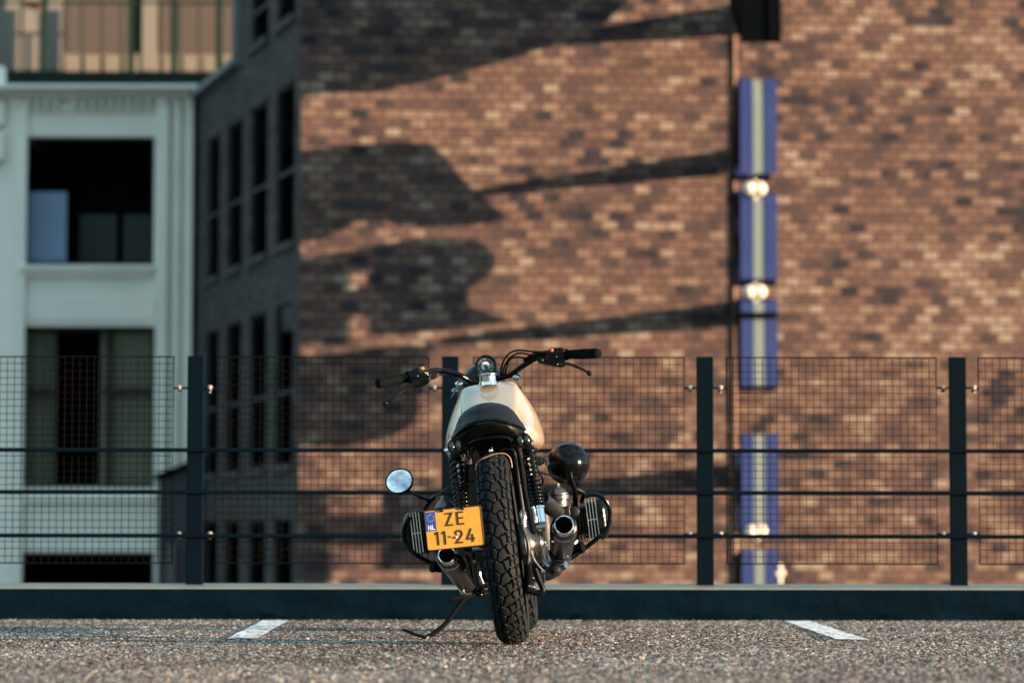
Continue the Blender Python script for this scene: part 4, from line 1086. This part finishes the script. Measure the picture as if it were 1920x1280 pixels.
blk('clutch_perch', [(772, 714), (790, 704), (806, 701), (808, 711), (798, 722), (780, 727), (770, 726)], .945, .968, 'black_satin')
blk('cable_adjuster', [(806, 705), (812, 699), (820, 698), (822, 704), (816, 709), (808, 712)], .985, 1.01, 'darkalloy', bev=.003)
b = MB(); b.ball(L(791, 690.5, .99), 1, 12, (.010, .008, .006)); part(b, 'turn_switch', 'orange', sg2)
b = MB()
for (x, y) in ((783, 705), (797, 699), (801, 702), (806, 714)): b.ball(L(x, y, .94), .0042, 10)
part(b, 'screw', 'steel', sg2)
# cables
for i, pts in enumerate(([(942, 706, 1.18), (939, 698, 1.16), (942, 682, 1.13), (950, 667, 1.10), (961, 659, 1.08), (975, 656.5, 1.07), (992, 658.5, 1.06), (1008, 659.5, 1.05), (1028, 661, 1.03)],
                         [(945, 708, 1.18), (943, 700, 1.16), (947, 684, 1.13), (957, 670, 1.10), (968, 663, 1.08), (980, 662, 1.07), (996, 665, 1.07), (1010, 663, 1.06), (1026, 665, 1.04)],
                         [(948, 708, 1.2), (947, 702, 1.17), (950, 688, 1.15), (954, 676, 1.13), (962, 670, 1.12), (975, 669.5, 1.11), (989, 673, 1.1), (1002, 670, 1.08), (1020, 670, 1.04)],
                         [(815, 704, 1.0), (826, 702, 1.03), (842, 704, 1.1), (862, 712, 1.16), (874, 722, 1.2)])):
    b = MB(); b.tube(LP(pts), .0036 if i < 3 else .003, 8, smooth=6); part(b, 'cable', 'black_satin')
b = MB(); b.tube(LP([(984, 676, 1.11), (1002, 666, 1.08), (1026, 663, 1.04)]), [.009, .011, .012], 12, smooth=4); part(b, 'cable_wrap', 'black_matt')

# ---- speedometer, headlamp and fork
Cc = L(910.5, 686, 1.17); k = 1 / 500.; nx_ = Vector((0.03, -1, .12)).normalized()
b = MB(); b.lathe([(-.004, 17.5 * k), (.004, 18.2 * k), (.007, 20 * k), (.004, 21 * k), (-.02, 21 * k), (-.045, 17 * k), (-.055, 8 * k)], Cc, nx_, 40, caps=False)
b.lathe([(-.055, .0), (-.055, 8 * k)], Cc, nx_, 24)
sp_ = part(b, 'speedometer', 'black_gloss')
b = MB(); b.lathe([(-.003, 0), (-.003, 17.6 * k)], Cc, nx_, 40, caps=False); part(b, 'dial', 'dial', sp_)
Ux = Vector((1, 0, 0)); Ux = (Ux - nx_ * Ux.dot(nx_)).normalized(); Uz = nx_.cross(Ux) * -1
if Uz.z < 0: Uz = -Uz
def dpt(a, r, h=-.0022): return Cc + nx_ * h + (Ux * math.cos(a) + Uz * math.sin(a)) * r * k
b = MB()
for i in range(25):                                    # tick ring
    a = R(225 - i * 11.25); rr = (12.6 if i % 3 else 11.6)
    d = (Ux * -math.sin(a) + Uz * math.cos(a)) * (.28 if i % 3 else .5) * k
    b.quad(dpt(a, rr) - d, dpt(a, 14.6) - d, dpt(a, 14.6) + d, dpt(a, rr) + d)
n = 30                                                  # inner grey ring with a gap at lower right
for i in range(n):
    a0, a1 = R(-25 + i * 270 / n), R(-25 + (i + 1) * 270 / n)
    b.quad(dpt(a0, 2.4), dpt(a0, 8.6), dpt(a1, 8.6), dpt(a1, 2.4))
a0 = R(6); b.quad(dpt(a0 + .6, 2.0, -.0018), dpt(a0 + .02, 14.2, -.0018), dpt(a0 - .04, 14.2, -.0018), dpt(a0 - .6, 2.0, -.0018))
part(b, 'dial_markings', 'dialwhite', sp_, smooth=0)
b = MB(); b.lathe([(-.0014, 0), (.0005, 2.2 * k), (-.002, 2.4 * k)][::-1], Cc, nx_, 16, caps=False); part(b, 'needle_hub', 'dial', sp_)
b = MB(); 
for (x, y) in ((3.5, -6.5), (6.5, -4.0)): 
    q = Cc + nx_ * -.0016 + Ux * x * k + Uz * y * k; b.quad(q, q + Ux * 3 * k, q + Ux * 3 * k + Uz * 1.4 * k, q + Uz * 1.4 * k)
part(b, 'odometer_window', 'steel', sp_, smooth=0)
Hc = L(905, 720, 1.30); rH = .083
b = MB(); b.lathe([(-.085, .0), (-.082, rH * .35), (-.06, rH * .72), (-.03, rH * .92), (0, rH), (.03, rH * 1.02), (.045, rH * 1.02)], Hc, (0, 1, 0), 36); hl = part(b, 'headlamp', 'black_gloss')
b = MB(); b.lathe([(.045, rH * 1.04), (.055, rH * 1.02), (.06, rH * .9)], Hc, (0, 1, 0), 36, caps=False); part(b, 'headlamp_rim', 'chrome', hl)
b = MB(); b.lathe([(.05, rH * .98), (.065, rH * .7), (.072, 0)], Hc, (0, 1, 0), 36, caps=False); part(b, 'headlamp_glass', 'lens', hl)
fk = MB()
for s in (-.095, .095):
    fk.tube([(fx + s, 1.20, .86), (fx + s * 1.02, 1.33, .60), (fx + s, 1.46, .33)], .018, 16); fk.tube([(fx + s, 1.34, .56), (fx + s, 1.455, .32)], .025, 16)
part(fk, 'front_fork', 'black_satin')
b = MB(); q = L(918, 722, 1.18); b.box(q.x - .12, q.x + .12, 1.15, 1.22, q.z - .05, q.z - .02); part(b, 'triple_clamp', 'black_satin', bevel=.008)
b = MB(); b.box(q.x - .1, q.x + .1, 1.22, 1.29, .62, .65); part(b, 'triple_clamp', 'black_satin', bevel=.008)
for (x, y, m_) in ((862, 723, 'chrome'), (970, 710, 'chrome'), (855, 736, 'steel')):
    q = L(x, y, 1.15); b = MB(); b.lathe([(0, .014), (.012, .016), (.016, .010), (.018, 0)], q, (0, -.6, 1), 16); part(b, 'fork_cap', m_)
b = MB(); b.tube(LP([(846, 746, 1.1), (848, 741, 1.1), (852, 739, 1.1)]), .0022, 8); part(b, 'brake_line', 'steel')
# front fender
b = MB(); b.lathe([(-.062, .330), (-.055, .345), (0, .352), (.055, .345), (.062, .330)], (fx, 1.46, .318), (1, 0, 0), 36, a0=R(-50), a1=R(45), ref=(0, 0, 1), caps=False); part(b, 'front_fender', 'black_gloss')

# ---- left mirror and right auxiliary lamp
q = L(748.5, 901.5, .84); nm = Vector((-.10, -math.cos(R(27)), math.sin(R(27)))).normalized()
b = MB(); b.lathe([(.002, 24.0 / 513), (.004, 26.2 / 513), (0, 27.0 / 513), (-.012, 26 / 513), (-.022, 15 / 513), (-.024, 0)], q, nm, 48, caps=False); mi = part(b, 'mirror', 'black_gloss')
b = MB(); Rm = .7; pr = [(.0022 - r_ * r_ / (2 * Rm) + .0008, r_) for r_ in [i * 24.6 / 513 / 8 for i in range(9)]]
b.lathe(pr, q, nm, 48, caps=False); part(b, 'mirror_glass', 'mirror', mi, smooth=60)
b = MB(); b.tube(LP([(758, 914, .87), (766, 920, .88), (786, 930.5, .88), (804, 938, .89)]), .0055, 10, smooth=3); b.ball(L(804, 938, .89), .010, 12); part(b, 'mirror_arm', 'black_satin', mi)
q = L(1064.5, 868.5, .90); r = 39 / 509.
b = MB(); b.lathe([(-.075, 0), (-.0735, r * .22), (-.068, r * .45), (-.056, r * .68), (-.038, r * .86), (-.018, r * .965), (0, r), (.02, r), (.03, r * .97), (.034, r * .7), (.036, 0)], q, (.05, 1, -.05), 56); al = part(b, 'auxiliary_lamp', 'black_gloss', smooth=60)
b = MB(); b.lathe([(.012, r * 1.005), (.014, r * 1.02), (.022, r * 1.02), (.024, r * 1.0)], q, (.05, 1, -.05), 56, caps=False); part(b, 'lamp_rim', 'black_satin', al)
b = MB(); b.tube(LP([(1070, 886, .80), (1071, 896, .80), (1075, 908, .83), (1078, 920, .88), (1079, 938, .93), (1078, 955, .95)]), [.006, .0065, .010, .009, .010, .010], 12, smooth=4); b.tube(LP([(1084, 903, .86), (1078, 912, .87)]), .012, 12); b.ball(L(1070, 886, .80), .007, 10); part(b, 'lamp_bracket', 'black_satin', al)

# ---- licence plate
PY = -.31; th = R(5.9); pc = L(852, 989.5, PY); kp = (L(905, 989, PY).x - L(799, 989, PY).x) / 106 / 1.0
MP = Matrix.Translation(pc) @ Matrix.Rotation(R(7.2 - 5.9), 4, 'Y')
def rrect(w_, h_, r_, n=6):
    P_ = []
    for cx, cz, a0 in ((w_ - r_, h_ - r_, 0), (-w_ + r_, h_ - r_, 90), (-w_ + r_, -h_ + r_, 180), (w_ - r_, -h_ + r_, 270)):
        for i in range(n + 1):
            a = R(a0 + 90 * i / n); P_.append((cx + r_ * math.cos(a), cz + r_ * math.sin(a)))
    return P_
W2, H2 = 54.5 * kp, 37.6 * kp
ins = {}
def pl(b, name, m, parent, sm=0): return b.build(name, m, parent, sm, mtx=(MP if parent is bike else Matrix()))
b = MB(); b.prism(rrect(W2, H2, .007), (0, 0, 0), (1, 0, 0), (0, 0, 1), (0, .0025, 0)); plate = pl(b, 'licence_plate', 'plate', bike)
b = MB(); P_ = [Vector((x, -.0008, z)) for x, z in rrect(W2 - .0012, H2 - .0012, .0065)]; b.tube(P_, .0011, 6, closed=True); pl(b, 'plate_rim', 'ink', plate, 60)
def stroke(b, pts, wd, d0=-.0016, ox=0, oz=0, s=1.0):
    """flat ribbon lettering with mitred joints, raised on the plate; units photo px"""
    P_ = [Vector((x * s + ox, z * s + oz)) for x, z in pts]; n = len(P_); Lf = []; Rt = []
    for i in range(n):
        d1 = (P_[i] - P_[i - 1]).normalized() if i else (P_[1] - P_[0]).normalized()
        d2 = (P_[i + 1] - P_[i]).normalized() if i < n - 1 else d1
        n1 = Vector((-d1.y, d1.x)); n2 = Vector((-d2.y, d2.x)); mm = (n1 + n2)
        mm = mm.normalized() if mm.length > 1e-4 else n1
        kk = wd / 2 / max(.45, mm.dot(n1)); Lf.append(P_[i] + mm * kk); Rt.append(P_[i] - mm * kk)
    poly = Lf + Rt[::-1]
    for i in range(n - 1):
        q4 = [Lf[i], Lf[i + 1], Rt[i + 1], Rt[i]]
        b.prism([(p.x * kp, p.y * kp) for p in q4], (0, d0, 0), (1, 0, 0), (0, 0, 1), (0, abs(d0) - .0002, 0))
Wd = 3.4; b = MB()
def arc(cx, cz, rx, rz, a0, a1, n=10): return [(cx + rx * math.cos(R(a0 + (a1 - a0) * i / n)), cz + rz * math.sin(R(a0 + (a1 - a0) * i / n))) for i in range(n + 1)]
# Z
stroke(b, [(-7, 11), (5.6, 11), (-6.2, -11), (7, -11)], Wd, ox=-8.2, oz=17.6)
# E
for pts in ([(-5, -12.7), (-5, 12.7)],): stroke(b, pts, Wd, ox=12.9, oz=17.8)
for z_ in (11, 0.3, -11): stroke(b, [(-3.3, z_), (7 if z_ != 0.3 else 5.6, z_)], Wd, -.0015, ox=12.9, oz=17.8)
for ox in (-33.6, -20.4):
    stroke(b, [(-4.5, 8.2), (.9, 12.0)], Wd * .9, -.0015, ox=ox, oz=-16.3); stroke(b, [(1.2, 13), (1.2, -13)], Wd, ox=ox, oz=-16.3)
stroke(b, [(-2.6, 0), (2.6, 0)], 2.9, ox=-10.6, oz=-15.4)
stroke(b, [(-6.4, 5.6)] + arc(0, 5.2, 6.2, 6.2, 165, -35, 12) + [(-6.0, -11.3), (7.2, -11.3)], Wd, ox=7.2, oz=-16.6)
stroke(b, [(8, -6.5), (-7, -6.5), (2.2, 12.6)], Wd, ox=29.4, oz=-16.2); stroke(b, [(3.6, 2), (3.6, -13)], Wd, -.0017, ox=29.4, oz=-16.2)
pl(b, 'plate_letters', 'ink', plate)
b = MB(); x0, x1, z0, z1 = -52.5 * kp, -33.5 * kp, -1.5 * kp, 34.8 * kp; b.box(x0, x1, -.0008, -.0001, z0, z1); eu = pl(b, 'country_band', 'plateblue', plate)
b = MB()
for i in range(12):
    a = i * math.pi / 6; cx, cz = -43 + 6.3 * math.cos(a), 23.5 + 6.3 * math.sin(a); st = []
    for j in range(10):
        rr = 1.05 if j % 2 == 0 else .45; an = math.pi / 2 + j * math.pi / 5; st.append(((cx + rr * math.cos(an)) * kp, (cz + rr * math.sin(an)) * kp))
    b.prism(st, (0, -.0013, 0), (1, 0, 0), (0, 0, 1), (0, .0004, 0))
pl(b, 'star_ring', 'star', eu)
b = MB(); stroke(b, [(-2.4, -4), (-2.4, 4), (2.2, -4), (2.2, 4)], 1.3, -.0014, ox=-46.2, oz=5.2); stroke(b, [(-1.9, 4.4), (-1.9, -3.6), (2.6, -3.6)], 1.3, -.0014, ox=-39.3, oz=5.4); pl(b, 'country_code', 'platewhite', eu)
b = MB(); b.ball((1.6 * kp, -.002, -17.6 * kp), .0050, 14, (1, .6, 1)); pl(b, 'plate_bolt', 'bolt', plate, 60)
b = MB()
for x in (-20.5, 19): b.box((x - 3) * kp, (x + 3) * kp, -.004, .008, 33.2 * kp, 39.8 * kp); b.ball((x * kp, -.003, 36 * kp), .0062, 10, (1, .8, 1.1))
pl(b, 'plate_clip', 'black_satin', plate, 40)
b = MB(); b.tube([pc + Vector((0, .004, -.02)), pc + Vector((.03, .05, -.03)), L(905, 1020, 0)], .008, 10, smooth=4); b.tube([pc + Vector((-.03, .004, .02)), L(878, 985, .02)], .007, 8); part(b, 'plate_bracket', 'black_satin')

# ---- side stand and shift peg
b = MB(); b.tube(LP([(876, 1118, .62), (869, 1124, .60), (853, 1145, .57), (836, 1168, .53), (815, 1185, .50), (800, 1194, .48)]), [.010, .0088, .0085, .0085, .0082, .0082], 12, smooth=5)
ss = part(b, 'side_stand', 'black_matt')
a_, b_, c_, d_ = L(755, 1179, .47), L(782, 1189.5, .47), L(800, 1195, .47), L(806, 1193, .47)
b = MB(); pts = [a_, b_, c_, d_]; vs = []
for i, p in enumerate(pts):
    wv = (.02, .022, .022, .012)[i]
    vs += [p + Vector((0, -wv, .0055)), p + Vector((0, wv, .0055)), p + Vector((0, wv, -.0055)), p + Vector((0, -wv, -.0055))]
b.add(vs, [(i * 4 + j, i * 4 + (j + 1) % 4, (i + 1) * 4 + (j + 1) % 4, (i + 1) * 4 + j) for i in range(3) for j in range(4)] + [(0, 3, 2, 1), (12, 13, 14, 15)])
part(b, 'stand_foot', 'black_satin', ss, bevel=.002)
b = MB(); b.tube(LP([(888, 1114, .58), (868, 1118, .56), (858, 1119.5, .55), (843, 1121.5, .54)]), [.006, .007, .0105, .0105], 12); part(b, 'shift_peg', 'grip')
print('script done')
